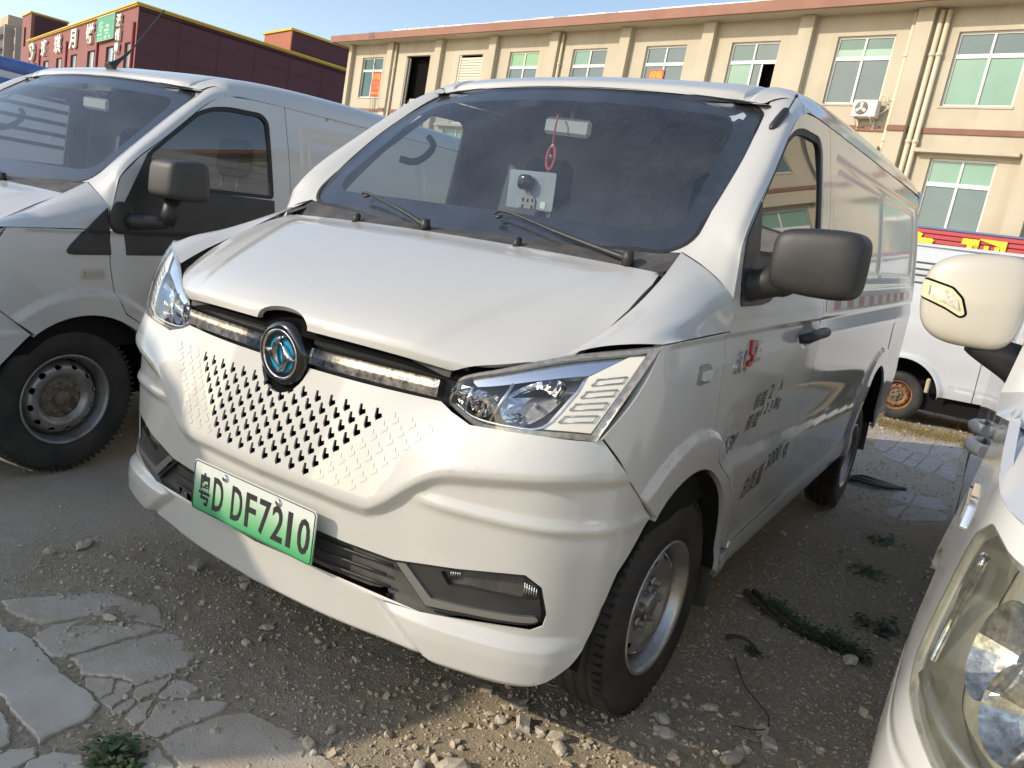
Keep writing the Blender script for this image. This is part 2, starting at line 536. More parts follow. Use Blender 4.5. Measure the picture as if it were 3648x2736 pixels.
def panel(name, outline, holes, fn, step, mat, parent, out=(1, 0, 0), flange=.015, hole_flange=None, eps=None, mirror=False, bstep=None, feats=()):
    """a curved sheet trimmed in its own (u, v): outline, holes, edges folded back by `flange`"""
    bstep = bstep or step
    loops = [resample(outline, bstep)] + [np.asarray(h, float) if len(h) > 12 else resample(h, bstep) for h in holes]
    lo = loops[0].min(0); hi = loops[0].max(0)
    fl_ = []
    for q in feats:
        q = resample(q, bstep, False); k = inside(loops[0], q) & (seg_dist(loops[0], q) > .5 * step)
        for h in loops[1:]: k &= ~inside(h, q) & (seg_dist(h, q) > .5 * step)
        run = []
        for p, g in zip(q, k):
            if g: run.append(p)
            else:
                if len(run) > 1: fl_.append(np.array(run))
                run = []
        if len(run) > 1: fl_.append(np.array(run))
    pts = []
    r = 0; y = lo[1] + step * .5
    while y < hi[1]:
        xs = np.arange(lo[0] + (step * .5 if r % 2 else 0), hi[0], step)
        pts.append(np.stack([xs, np.full_like(xs, y)], 1)); y += step * .866; r += 1
    pts = np.vstack(pts) if pts else np.zeros((0, 2))
    if len(pts):
        k = inside(loops[0], pts)
        pts = pts[k]
        k = np.ones(len(pts), bool)
        for h in loops[1:]:
            l = h.min(0) - step; u = h.max(0) + step
            near = np.all((pts > l) & (pts < u), 1)
            idx = np.where(near)[0]
            if len(idx):
                q = pts[idx]
                k[idx[inside(h, q) | (seg_dist(h, q) < .45 * step)]] = False
        pts = pts[k]
        pts = pts[seg_dist(loops[0], pts) > .45 * step]
        for q in fl_:
            l = q.min(0) - step; u = q.max(0) + step; idx = np.where(np.all((pts > l) & (pts < u), 1))[0]
            if len(idx): pts = np.delete(pts, idx[seg_dist(q, pts[idx], False) < .40 * step], 0)
    B = np.vstack(loops); edges = []; o = 0
    for l in loops:
        n = len(l); edges += [(o + i, o + (i + 1) % n) for i in range(n)]; o += n
    for q in fl_:
        edges += [(o + i, o + i + 1) for i in range(len(q) - 1)]; o += len(q)
    allp = np.vstack([B] + fl_ + [pts])
    vo, eo, fo, ov, oe, of = delaunay_2d_cdt([Vector(p) for p in allp.tolist()], edges, [], 0, 1e-7, True)
    UV = np.array([tuple(p) for p in vo]); T = np.array([t for t in fo if len(t) == 3])
    cen = UV[T].mean(1)
    ok = inside(loops[0], cen)
    for h in loops[1:]:
        ok &= ~inside(h, cen)
    T = T[ok]
    P = fn(UV)
    e = eps or step * .35
    du = fn(UV + [e, 0]) - fn(UV - [e, 0]); dv = fn(UV + [0, e]) - fn(UV - [0, e])
    N = np.cross(du, dv); N /= np.linalg.norm(N, axis=1)[:, None] + 1e-12
    fl = np.sum(np.median(N, 0) * np.array(out)) < 0
    if fl: N = -N
    # orient triangles with the normals
    tn = np.cross(P[T[:, 1]] - P[T[:, 0]], P[T[:, 2]] - P[T[:, 0]])
    bad = np.sum(tn * N[T[:, 0]], 1) < 0
    T[bad] = T[bad][:, ::-1]
    V = [P]; NN = [N]; F = T.tolist(); off = len(P)
    if flange > 0 or hole_flange:
        cnt = {}
        for t in T:
            for a, b in ((t[0], t[1]), (t[1], t[2]), (t[2], t[0])):
                cnt[(a, b)] = 1
        bnd = [(a, b) for (a, b) in cnt if (b, a) not in cnt]
        vs = sorted({a for ab in bnd for a in ab})
        ids = {v: i for i, v in enumerate(vs)}
        vs = np.array(vs)
        dep = np.full(len(vs), flange)
        if hole_flange is not None:
            dist0 = seg_dist(loops[0], UV[vs])
            dep[dist0 > 1e-5] = hole_flange
        top = P[vs]; bot = P[vs] - N[vs] * dep[:, None]
        en = np.zeros((len(vs), 3))
        for a, b in bnd:
            d = P[b] - P[a]; s = np.cross(d, N[a])
            en[ids[a]] += s; en[ids[b]] += s
        en /= np.linalg.norm(en, axis=1)[:, None] + 1e-12
        V += [top, bot]; NN += [en, en]
        m = len(vs)
        for a, b in bnd:
            i, j = ids[a], ids[b]
            F.append([off + j, off + i, off + m + i, off + m + j])
    V = np.vstack(V); NN = np.vstack(NN)
    if mirror:
        V = V * [-1, 1, 1]; NN = NN * [-1, 1, 1]; F = [q[::-1] for q in F]
    return mk(name, V, F, mat, parent, True, NN)

def offset_fn(fn, d, e=.004, out=(1, 0, 0)):
    """the same sheet moved by d along its outward normal"""
    def g(UV):
        UV = np.asarray(UV, float)
        du = fn(UV + [e, 0]) - fn(UV - [e, 0]); dv = fn(UV + [0, e]) - fn(UV - [0, e])
        N = np.cross(du, dv); N /= np.linalg.norm(N, axis=1)[:, None] + 1e-12
        if np.sum(np.median(N, 0) * np.array(out)) < 0: N = -N
        return fn(UV) + N * d
    return g

def copy_tree(o, parent=None):
    c = o.copy(); COL.objects.link(c)
    if parent is not None: c.parent = parent
    for ch in list(o.children):
        copy_tree(ch, c)
    return c
# ------------------------------------------------------------------ van body surfaces (van frame: x to its left, y to its rear, z up)
_N = [(0, -.735), (.25, -.722), (.445, -.693), (.62, -.655), (.76, -.605), (.845, -.53), (.895, -.43), (.905, -.2), (.905, .3)]
PL = catmull(_N, 900)
_ds = np.r_[0, np.cumsum(np.linalg.norm(np.diff(PL, axis=0), axis=1))]
_pt = np.gradient(PL, axis=0); _pn = np.stack([_pt[:, 1], -_pt[:, 0]], 1); _pn /= np.linalg.norm(_pn, axis=1)[:, None]
def plan(s):
    a = np.abs(s); g = np.where(np.asarray(s) < 0, -1, 1)
    x = np.interp(a, _ds, PL[:, 0]); y = np.interp(a, _ds, PL[:, 1])
    return x * g, y, np.interp(a, _ds, _pn[:, 0]) * g, np.interp(a, _ds, _pn[:, 1])
def s_at(x, y=None):
    if y is None:
        return float(np.interp(abs(x), PL[:600, 0], _ds[:600])) * (1 if x >= 0 else -1)
    i = np.argmin((PL[:, 0] - abs(x)) ** 2 + (PL[:, 1] - y) ** 2)
    return float(_ds[i]) * (1 if x >= 0 else -1)

_ZS = [.25, .30, .34, .39, .43, .55, .66, .75, .80, .90, 1.05, 1.14, 1.22, 1.3, 1.46, 1.6, 1.74, 1.83]
_XS = [.862, .880, .895, .898, .892, .899, .906, .903, .905, .908, .908, .903, .894, .884, .862, .838, .808, .788]
def X0(z):
    return hermite(_ZS, _XS, z)
def rrect(y, z, y0, y1, z0, z1, r):
    cy, cz = (y0 + y1) / 2, (z0 + z1) / 2
    a = np.abs(y - cy) - (y1 - y0) / 2 + r; b = np.abs(z - cz) - (z1 - z0) / 2 + r
    return np.hypot(np.maximum(a, 0), np.maximum(b, 0)) + np.minimum(np.maximum(a, b), 0) - r
def arch_r(y, z, cy):
    return np.hypot((y - cy) / .415, (z - .33) / .447)
def arch_pts(cy, z0=.34, n=26):
    a0 = math.asin((z0 - .33) / .447)
    t = np.linspace(a0, math.pi - a0, n)
    return np.stack([cy + .415 * np.cos(t), .33 + .447 * np.sin(t)], 1)      # rear foot -> top -> front foot
FA, RA = -.093, 2.951
WB = 2.951
def side_fn(UV):
    y = UV[:, 0]; z = UV[:, 1]
    x = X0(z)
    x = x + np.where(y < -.2, np.interp(y, PL[500:, 1], PL[500:, 0]) - .905, 0)
    # belt groove, body ledge, loading-area pressings, arch flares, handle cup
    x = x - .008 * np.clip((z - 1.055) / .07, 0, 1) * (1 - sstep(1.126, 1.134, z)) * sstep(-.40, -.30, y)
    zr = .770 - .057 * y
    x = x - .013 * np.clip((z - (zr - .045)) / .045, 0, 1) * (1 - sstep(zr + .02, zr + .20, z)) * sstep(.10, .24, y) * (1 - sstep(2.35, 2.55, y))
    d1 = rrect(y, z, 1.235, 3.86, 1.235, 1.745, .04)
    d2 = rrect(y, z, 1.31, 2.44, 1.30, 1.70, .05); d3 = rrect(y, z, 2.50, 3.72, 1.30, 1.70, .05)
    x = x - .010 * (1 - sstep(-.016, .006, d1)) - .010 * (1 - sstep(-.014, .006, d2)) - .010 * (1 - sstep(-.014, .006, d3))
    for cy in (FA, RA):
        r = arch_r(y, z, cy)
        x = x + .014 * (1 - np.clip((r - 1.205) / .040, 0, 1)) * (z > .2)
    d = np.hypot((y - .93) / .085, (z - 1.085) / .05)
    x = x - .020 * (1 - sstep(.55, 1.0, d))
    x = x - .05 * sstep(3.86, 3.985, y) ** 2
    return np.stack([x, y, z], 1)
def side_fn_m(UV):
    return side_fn(UV) * [-1, 1, 1]

_CRX = [0, .2, .3, .345, .408, .454, .504, .54, .62, .8, .9]
_CRZ = [.655, .655, .652, .652, .684, .725, .763, .781, .797, .825, .835]
def pl_smooth(z, zs, vs, w=.004):
    return sum(np.interp(z + d * w, zs, vs) for d in (-1.5, -.75, 0, .75, 1.5)) / 5
def bump_off(s, z):
    x = np.abs(plan(s)[0])
    zc = hermite(_CRX, _CRZ, x)
    corner = sstep(.42, .56, x)
    t = z - zc
    top = hermite([0, .3, .5, .57, .70, .84, .90], [-.058, -.056, -.056, -.050, -.028, -.008, 0], x)
    up = .012 + (top - .012) * np.clip((t - .022) / np.maximum(.92 - zc - .022, .05), 0, 1.3)
    lowc = pl_smooth(z, [.30, .345, .45, .55, .70], [.0, .002, .0, -.006, -.010])
    lowr = pl_smooth(z, [.30, .345, .40, .455, .60, .694, .714, .735, .80, .90], [.004, .008, .010, .004, -.003, -.003, .007, -.004, -.007, -.007])
    lowv = lowc * (1 - corner) + lowr * corner
    k = (np.clip((t + .016 + .010) / .026, 0, 1) + np.clip((t + .016 + .002) / .026, 0, 1) + np.clip((t + .016 + .006) / .026, 0, 1)) / 3
    o = lowv + (up - lowv) * k
    dg = (x - .425) / .127 * .097 + (z - .432)            # diagonal split of the bottom lip
    o = o + .016 * sstep(-.006, .010, dg * .8) * (1 - sstep(.425, .455, z)) * (1 - sstep(.80, .88, x))
    o = o - .012 * np.exp(-(dg / .012) ** 2) * (1 - sstep(.43, .45, z)) * (x > .3)
    zb = .345
    o = o - .9 * np.maximum(zb - z, 0) - 10 * np.maximum(zb - z, 0) ** 2
    return o * (1 - .55 * sstep(.86, .905, x))
def bump_fn(UV):
    s = UV[:, 0]; z = UV[:, 1]
    x, y, nx, ny = plan(s)
    o = bump_off(s, z) + (X0(z) - .905) * sstep(.74, .90, np.abs(x))
    return np.stack([x + nx * o, y + ny * o, z], 1)

def ws_fn(UV, off=0.0):
    u = UV[:, 0]; v = UV[:, 1]
    w = hermite([0, .15, .4, .7, 1], [.728, .744, .744, .724, .690], v)
    y = (-.025 + .06 * u * u) * (1 - v) + (.575 + .095 * u * u) * v
    z = (1.29 + .035 * u * u) * (1 - v) + (1.842 - .020 * u * u) * v
    b = .02 * 4 * v * (1 - v) + off
    return np.stack([w * u, y - b * .66, z + b * .75], 1)

_HV = [0, .25, .5, .7, .82, .9, .96, 1.0]
_HY = [-.082, -.24, -.40, -.54, -.62, -.665, -.690, -.694]
_HZ = [1.284, 1.243, 1.192, 1.140, 1.104, 1.076, 1.053, 1.030]
def hood_fn(UV):
    x = UV[:, 0]; v = UV[:, 1] / .82
    a = np.abs(x)
    y = hermite(_HV, _HY, v) + .32 * a ** 2 * v ** 2 + .034 * a ** 2 * (1 - v)
    z = hermite(_HV, _HZ, v) - .03 * a ** 2 - .12 * a ** 3 * v
    xc = .40 + .25 * (1 - v)                                # raised centre field
    z = z + .007 * (1 - sstep(xc - .03, xc + .03, a)) * sstep(.02, .2, v) * (1 - sstep(.86, 1.0, v))
    z = z - .010 * sstep(.60, .72, a) ** 2 * v
    return np.stack([x, y, z], 1)
HOOD_L = .82
def front_fn(off):
    def g(UV):
        x = UV[:, 0]; z = UV[:, 1]
        return np.stack([x, -.655 + .19 * x * x - off + .10 * (z - .93), z], 1)
    return g

_HLB = catmull([(.486, -.612, .930), (.520, -.612, .913), (.575, -.612, .897), (.660, -.612, .905), (.742, -.590, .914), (.838, -.540, .921)], 60)
_HLT = catmull([(.492, -.609, .962), (.512, -.606, 1.000), (.600, -.570, 1.036), (.715, -.506, 1.083), (.810, -.458, 1.112), (.898, -.412, 1.136)], 60)
def hl_fn(UV):
    p = np.clip(UV[:, 0] / .44, 0, 1) * 59; q = UV[:, 1] / .17
    i = np.minimum(p.astype(int), 58); t = (p - i)[:, None]
    B = _HLB[i] * (1 - t) + _HLB[i + 1] * t; T = _HLT[i] * (1 - t) + _HLT[i + 1] * t
    P = B * (1 - q)[:, None] + T * q[:, None]
    bl = .016 * 4 * q * (1 - q)
    return P + np.stack([.45 * bl, -.8 * bl, .3 * bl], 1)

def xmirror(fn):
    return lambda UV: fn(UV) * [-1, 1, 1]

L_SHAPE = np.array([(-.0105, .0145), (-.0030, .0160), (-.0005, .0030), (.0085, .0050), (.0115, -.0035), (-.0040, -.0140), (-.0100, -.0065)])

# ------------------------------------------------------------------ wheels
_wheel_cache = {}
def wheel_meshes(kind):
    if kind in _wheel_cache: return _wheel_cache[kind]
    steel = {'silver': M_STEEL, 'worn': M_STEELW, 'rust': M_RUST}[kind]
    tmp = bpy.data.objects.new('tmp', None)
    # tyre: outer face at x = 0
    prof = [(.196, -.012), (.205, -.004), (.230, 0), (.265, .003), (.292, 0), (.308, -.008), (.318, -.020), (.324, -.036),
            (.326, -.050), (.320, -.052), (.320, -.057), (.3265, -.059), (.3275, -.086), (.321, -.088), (.321, -.094), (.3275, -.096),
            (.3275, -.122), (.321, -.124), (.321, -.130), (.327, -.132), (.325, -.150), (.318, -.164), (.300, -.178), (.25, -.186), (.196, -.176)]
    m = MB(); m.lathe(prof, 72)
    for k in range(72):                                          # shoulder blocks
        t = 2 * math.pi * k / 72
        M = Matrix.Rotation(t, 4, 'X')
        m.box((-.036, -.0045, .312), (-.010, .0045, .3275), M=M @ Matrix.Rotation(0, 4, 'Y'))
    tyre = m.build('tyre', M_TYRE).data
    # rim: barrel + disc with hand holes
    m = MB()
    m.lathe([(.186, -.030), (.198, -.012), (.201, -.006), (.198, .0), (.190, -.004), (.186, -.018), (.180, -.030), (.172, -.055), (.170, -.085)], 64)
    rim = m.build('rim', steel).data
    def disc(UV):
        r = np.hypot(UV[:, 0], UV[:, 1])
        x = hermite([0, .05, .085, .095, .12, .148, .163, .176], [-.052, -.052, -.050, -.042, -.026, -.034, -.060, -.085], r)
        return np.stack([x, UV[:, 0], UV[:, 1]], 1)
    circ = lambda r, n, cx=0, cy=0, sx=1.0, a0=0.0: np.array([(cx + r * math.cos(a), cy + r * math.sin(a)) for a in np.linspace(0, 2 * math.pi, n, endpoint=False)])
    holes = []
    for k in range(12):
        a = 2 * math.pi * (k + .3) / 12
        h = circ(1, 14) * [.0105, .0150]
        ca, sa = math.cos(a), math.sin(a)
        holes.append(np.stack([.142 * ca + h[:, 0] * ca - h[:, 1] * sa, .142 * sa + h[:, 0] * sa + h[:, 1] * ca], 1))
    d = panel('disc', circ(.1755, 90), holes, disc, .010, steel, None, flange=.004).data
    m = MB()
    m.lathe([(.0, -.020), (.020, -.020), (.030, -.023), (.034, -.030), (.036, -.060)], 28)
    cap = m.build('hub_cap', M_STEELW if kind == 'silver' else M_HUBD).data
    m = MB(); m.lathe([(.036, -.046), (.088, -.0455), (.0885, -.052)], 40)
    for k in range(10):
        M = Matrix.Rotation(2 * math.pi * k / 10, 4, 'X'); m.box((-.052, -.010, .068), (-.041, .010, .086), .002, M)
    plate = m.build('hub_plate', M_HUBD).data
    m = MB()
    hexa = [(.011 * math.cos(a), .011 * math.sin(a)) for a in np.linspace(0, 2 * math.pi, 6, endpoint=False)]
    M = Matrix(((0, 0, 1, 0), (1, 0, 0, 0), (0, 1, 0, 0), (0, 0, 0, 1)))
    m.prism(hexa, -.052, -.026, M); m.lathe([(.0, -.024), (.008, -.024), (.0105, -.028)], 10)
    m.lathe([(.017, -.047), (.015, -.042), (.008, -.041)], 14)
    nut = m.build('wheel_nut', M_STEELW if kind == 'silver' else M_HUBD).data
    drum = MB().lathe([(.0, -.10), (.16, -.10), (.165, -.17), (0, -.17)], 32).build('brake_drum', M_UNDER).data
    for o in list(COL.objects):
        if o.data in (tyre, rim, d, cap, plate, nut, drum): bpy.data.objects.remove(o)
    bpy.data.objects.remove(tmp)
    _wheel_cache[kind] = (tyre, rim, d, cap, plate, nut, drum)
    return _wheel_cache[kind]

def wheel(root, loc, kind, right=False, steer=0.0, spin=0.0, nuts=6, hubplate=True):
    tyre, rim, d, cap, plate, nut, drum = wheel_meshes(kind)
    w = add('wheel', d, None, root, loc, (0, 0, (math.pi if right else 0) + steer))
    w.rotation_mode = 'XYZ'
    add('tyre', tyre, None, w); add('rim', rim, None, w); add('hub_cap', cap, None, w); add('brake_drum', drum, None, w)
    if hubplate: add('hub_plate', plate, None, w)
    for k in range(nuts):
        a = 2 * math.pi * k / nuts + spin
        add('wheel_nut', nut, None, w, (0, -.062 * math.sin(a), .062 * math.cos(a)))
    return w

# ------------------------------------------------------------------ one delivery van
def make_van(root, main=True, paint=None, detail=1.0):
    paint = paint or M_PAINT
    st = 1.0 / detail
    T = root
    G = .0025                                                    # half a panel gap
    # hood
    hy = HOOD_L
    edge_r = [(.718, .0), (.734, .10), (.743, .30), (.736, .47), (.707, .635)]
    front = [(.600, .735), (.492, .82), (.30, .82)]
    arc = [(.094 * math.cos(a), .82 - .062 * math.sin(a)) for a in np.linspace(.0, math.pi, 15)] if main else []
    half = [(x, v) for x, v in edge_r] + front
    outl = half + (arc if arc else []) + [(-x, v) for x, v in half[::-1]]
    outl = rounded(outl, [0] * 4 + [.012, .02, .012] + [0] * (len(outl) - 14) + [.012, .02, .012] + [0] * 4, 3)
    panel('hood', outl, [], hood_fn, .018 * st, paint, T, (0, -.3, 1), .016)
    bay = [(.755, .0), (.775, .15), (.775, .34), (.765, .48), (.735, .66), (.62, .77)]
    panel('engine_bay_liner', bay + [(-x, v) for x, v in bay[::-1]], [], lambda UV: hood_fn(UV) - [0, 0, .055], .05, M_DARK, T, (0, -.3, 1), 0)
    # bumper
    so = lambda x, y=None: s_at(x, y)
    right_edge = [(so(.487), .934), (so(.520), .918), (so(.575), .902), (so(.66), .909), (so(.742), .916), (so(.838), .919), (so(.846, -.53), .928), (so(.868, -.49), .875), (so(.888, -.455), .828), (so(.900, -.37), .755), (so(.903, -.325), .712),
                  (so(.900, -.385), .655), (so(.894, -.435), .600), (so(.886, -.470), .500), (so(.880, -.484), .458), (so(.868, -.503), .418), (so(.848, -.527), .387), (so(.815, -.562), .358),
                  (so(.774, -.599), .335), (so(.717), .322), (so(.646), .317), (so(.585), .319), (so(.552), .330), (so(.530), .338)]
    if main:
        notch = [(.092 * math.cos(a), .945 - .092 * math.sin(a)) for a in np.linspace(.14, math.pi - .14, 17)]
    else:
        notch = []
    outl = notch[::-1] + right_edge + [(0, .338)] + [(-s, z) for s, z in right_edge[::-1]]
    outl[0:0] = [] if notch else [(0, .932)]
    holes = []
    low = [(so(.526), .447), (so(.629), .458), (so(.775), .470), (so(.797), .482), (so(.801), .510), (so(.785), .575), (so(.750), .599), (so(.60), .575), (so(.438), .547), (so(.30), .549), (0, .552)]
    low = [(0, .452)] + low + [(-s, z) for s, z in low[-2::-1]]
    holes.append(np.array(low))
    Ls = []; emb = []
    _sx = np.linspace(-s_at(.88), s_at(.88), 150); _zx = hermite(_CRX, _CRZ, np.abs(plan(_sx)[0]))
    cre = [np.stack([_sx, _zx + t], 1) for t in (-.026, -.014, .0, .010, .022)]
    for zz in (.694, .714, .735):
        for g_ in (1, -1): cre.append(np.array([(g_ * so(.50), zz), (g_ * so(.86), zz)]))
    for g_ in (1, -1):
        cre.append(np.array([(g_ * so(.432), .427), (g_ * so(.545), .340)]))
        cre.append(np.array([(g_ * so(.418), .427), (g_ * so(.531), .340)]))
    if main:
        for k in range(8):
            n = 15 - k
            for j in range(n):
                x = (j - (n - 1) / 2) * .0482; z = .872 - .0245 * k
                if k == 0 and j == 7: continue
                Ls.append((x, z))
            for e in range(1, 4):
                for sg in (-1, 1):
                    emb.append((sg * ((n - 1) / 2 + e) * .0482, .872 - .0245 * k))
        for (x, z) in Ls:
            holes.append(np.array([(x * 1.0, z)]) + L_SHAPE)
    panel('bumper', outl, holes, bump_fn, .0105 * st, paint, T, (0, -1, 0), .012, hole_flange=.005, bstep=.012 * st, feats=cre)
    if main:
        # dark duct behind the perforations, and the blind pressed marks beside them
        panel('grille_duct', [(-.40, .66), (.40, .66), (.40, .90), (-.40, .90)], [], offset_fn(bump_fn, -.018, out=(0, -1, 0)), .04, M_DARK, T, (0, -1, 0), 0)
        m = MB(); k = 0
        for (x, z) in emb:
            poly = np.array([(x, z)]) + L_SHAPE * .92
            up = bump_fn(poly); lowp = offset_fn(bump_fn, .0010, out=(0, -1, 0))(poly)
            n = len(poly)
            m.put(np.vstack([up - [0, -.001, 0], lowp]), [list(range(n, 2 * n))] + [[i, (i + 1) % n, n + (i + 1) % n, n + i] for i in range(n)])
        o = m.build('pressed_grille_mark', paint, T); tag(o, kind='stuff')
    # lower grille and fog-lamp bays
    gb = offset_fn(bump_fn, -.030, out=(0, -1, 0))
    o = panel('lower_grille', np.array(low) * [1.02, 1] + [[0, 0]], [], gb, .03, M_BLKD, T, (0, -1, 0), 0)
    for k, z in enumerate((.470, .497, .524)):
        for sg in (1, -1):
            xs = np.linspace(.0, .40 + .015 * k, 9) * sg if k else np.linspace(0, .43, 9) * sg
            c = offset_fn(bump_fn, -.016, out=(0, -1, 0))(np.stack([[so(x) for x in xs], np.full(9, z)], 1))
            MB().tube(c, .0035, 6).build('grille_slat', M_BLK, o)
    for sg in (1, -1):
        f2 = bump_fn if sg > 0 else xmirror(bump_fn)
        bay = [(so(.425), .543), (so(.60), .572), (so(.745), .594), (so(.778), .572), (so(.793), .508), (so(.789), .485), (so(.77), .476), (so(.63), .463), (so(.535), .454)]
        lamp = [(so(.556), .553), (so(.62), .572), (so(.748), .588), (so(.778), .566), (so(.786), .535), (so(.622), .530), (so(.580), .524)]
        b = panel('fog_lamp_bay', rounded(bay, .006, 2), [rounded(lamp, .006, 2)], offset_fn(f2, -.012, out=(0, -1, 0)), .02, M_BLK, T, (0, -1, 0), .012, hole_flange=.03)
        strip = [(so(.444), .542), (so(.470), .546), (so(.548), .484), (so(.63), .489), (so(.782), .502), (so(.788), .493), (so(.780), .487), (so(.628), .474), (so(.535), .464)]
        panel('silver_strip', rounded(strip, .004, 2), [], offset_fn(f2, -.003, out=(0, -1, 0)), .015, M_SILV, b, (0, -1, 0), .014)
        fl = panel('fog_lamp', inset(lamp, .002), [], offset_fn(f2, -.034, out=(0, -1, 0)), .012, pbr('fog_reflector', (.50, .47, .42), .3, coat=.6, color2=(.33, .30, .26), vscale=30), b, (0, -1, 0), 0)
        for x0_, nr_ in ((.578, 5), (.752, 6)):
            for k in range(nr_):
                c = offset_fn(f2, -.026, out=(0, -1, 0))(np.array([(so(x0_ + .0055 * k), .532 + .003 * k * (x0_ < .6)), (so(x0_ + .0055 * k), .560 if x0_ < .6 else .578 - .003 * k)]))
                MB().tube(c, .0022, 5).build('lamp_prism', M_CHROME, b)
        cc = offset_fn(f2, -.028, out=(0, -1, 0))
        panel('lens', inset(lamp, .001), [], offset_fn(f2, -.020, out=(0, -1, 0)), .02, M_LENS, b, (0, -1, 0), .004)
    # grille bar between the lamps, chrome strips and badge
    panel('grille_bar', [(-.50, .920), (.50, .920), (.52, 1.06), (-.52, 1.06)], [], front_fn(-.012), .05, M_BLKD, T, (0, -1, 0), .01)
    for sg in (1, -1):
        r = [(.085 * sg, .992), (.485 * sg, .992), (.487 * sg, 1.020), (.085 * sg, 1.020)]
        panel('bar_ledge', r, [], front_fn(.010), .03, M_BLKD, T, (0, -1, 0), .022)
        r = [(.085 * sg, .944), (.470 * sg, .944), (.468 * sg, .984), (.085 * sg, .984)]
        panel('chrome_strip', rounded(r, .004, 2), [], lambda UV: front_fn(.018)(UV) - np.stack([UV[:, 0] * 0, .004 * (1 - sstep(.972, .980, UV[:, 1])), UV[:, 0] * 0], 1), .012, M_CHROMED, T, (0, -1, 0), .026)
    if main:
        M = Matrix.Translation((0, -.672, .952)) @ Matrix.Rotation(.06, 4, 'X') @ Matrix.Rotation(-math.pi / 2, 4, 'Z') @ Matrix.Scale(.80, 4)
        bd = MB().lathe([(.060, .020), (.086, .027), (.101, .020), (.106, .004), (.106, -.03)], 56, M).build('badge', M_BLKG, T)
        M2 = M @ Matrix(((0, 0, 1, .022), (-1, 0, 0, 0), (0, 1, 0, 0), (0, 0, 0, 1)))
        MB().lathe([(0, .016), (.078, .016)], 56, M).build('badge_disc', M_BLUE, bd)
        MB().lathe([(.072, .018), (.0745, .026), (.078, .0275), (.0815, .026), (.084, .019)], 56, M, closed=False).build('badge_ring', M_CHROME, bd)
        # two interlocking crescents
        for sg in (1, -1):
            outer = np.array([(.40, -.86), (.0, -.80), (-.33, -.60), (-.52, -.28), (-.97, -.13)]) * .072
            inner = np.vstack([catmull(np.array([(-.97, -.08), (-.66, .12), (-.36, .40), (.0, .57), (.14, .62)]) * .072, 16), catmull(np.array([(.10, .56), (-.09, .36), (-.19, .0), (-.13, -.40), (.06, -.68)]) * .072, 14)])
            poly = np.vstack([catmull(outer, 26), catmull(inner, 30)]) * sg
            m = MB(); bmv = [(p[0], p[1], .0) for p in poly]
            me = bpy.data.meshes.new('badge_crescent')
            n = len(poly)
            cx = poly.mean(0)
            # domed crescent: rim low, mid-line high, triangulated with the constrained tool
            o = panel('badge_crescent', poly, [], lambda UV, poly=poly: np.stack([UV[:, 0], UV[:, 1], .004 + .006 * np.minimum(seg_dist(poly, UV) / .010, 1)], 1), .006, M_CHROMED, bd, (0, 0, 1), .006)
            o.data.transform(M2)
        MB().tube([(0.150, -.668, .905), (.150, -.672, .905)], .013, 14).build('bar_sensor', M_BLKG, T)
    # headlights
    for sg in (1, -1):
        f2 = hl_fn if sg > 0 else xmirror(hl_fn)
        od = (.4 * sg, -.9, .3)
        whole = [(.002, .002), (.438, .002), (.438, .168), (.002, .168)]
        hsg = panel('headlight', whole, [], offset_fn(f2, -.055, out=od), .03, M_LAMPG, T, od, 0)
        ringo = [(.0, .0), (.44, .0), (.44, .17), (.0, .17)]
        ringi = [(.016, .012), (.424, .010), (.420, .158), (.030, .158)]
        panel('lamp_border', ringo, [ringi], offset_fn(f2, -.004, out=od), .012, M_LAMPG, hsg, od, .0, hole_flange=.022)
        panel('chrome_brow', [(.024, .118), (.335, .124), (.385, .156), (.035, .156)], [], offset_fn(f2, -.016, out=od), .015, M_CHROME, hsg, od, .02)
        panel('cream_insert', [(.330, .014), (.422, .012), (.419, .156), (.388, .157), (.338, .120)], [], offset_fn(f2, -.012, out=od), .012, pbr('lamp_insert', (.80, .76, .66), .35, coat=.5), hsg, od, .02)
        for k in range(4):
            z = .028 + .024 * k
            c = offset_fn(f2, -.0095, out=od)(np.array([(.352 + .002 * k, z), (.412, z + .004), (.412, z + .016), (.354 + .002 * k, z + .012)]))
            MB().tube(np.vstack([c, c[:1]]), .0013, 5).build('insert_rib', M_SILV, hsg)
        # reflector bowls with facets
        for (u, v, ru, rv, dep) in ((.090, .070, .034, .048, .030), (.160, .070, .040, .050, .045), (.262, .068, .060, .052, .058)):
            V = []; F = []; nr, ns = 7, 20
            for i in range(nr + 1):
                t = i / nr
                for k in range(ns):
                    a = 2 * math.pi * k / ns
                    V.append((u + ru * t * math.cos(a), v + rv * t * math.sin(a)))
            V = np.array(V)
            P0 = offset_fn(f2, -.014, out=od)(V)
            Nn = (P0 - offset_fn(f2, -.064, out=od)(V)) / .05
            tt = np.repeat(np.arange(nr + 1) / nr, ns)
            fac = (np.arange(nr + 1)[:, None] * 7 + np.arange(ns)[None, :] * 3) % 5 / 5.0
            P0 = P0 - Nn * (dep * (1 - tt ** 2) + .004 * fac.ravel() * (tt < 1))[:, None]
            for i in range(nr):
                for k in range(ns):
                    j = (k + 1) % ns
                    F.append([i * ns + k, i * ns + j, (i + 1) * ns + j, (i + 1) * ns + k])
            F.append(list(range(ns)))
            mk('reflector', P0, F, M_CHROME, hsg, False)
            q = offset_fn(f2, -.014 - dep * .55, out=od)(np.array([[u, v]]))[0]
            nn = Nn[0]
            MB().tube([Vector(q) - Vector(nn) * .015, Vector(q) + Vector(nn) * .012], [.006, .005], 10).build('bulb', M_LAMPG, hsg)
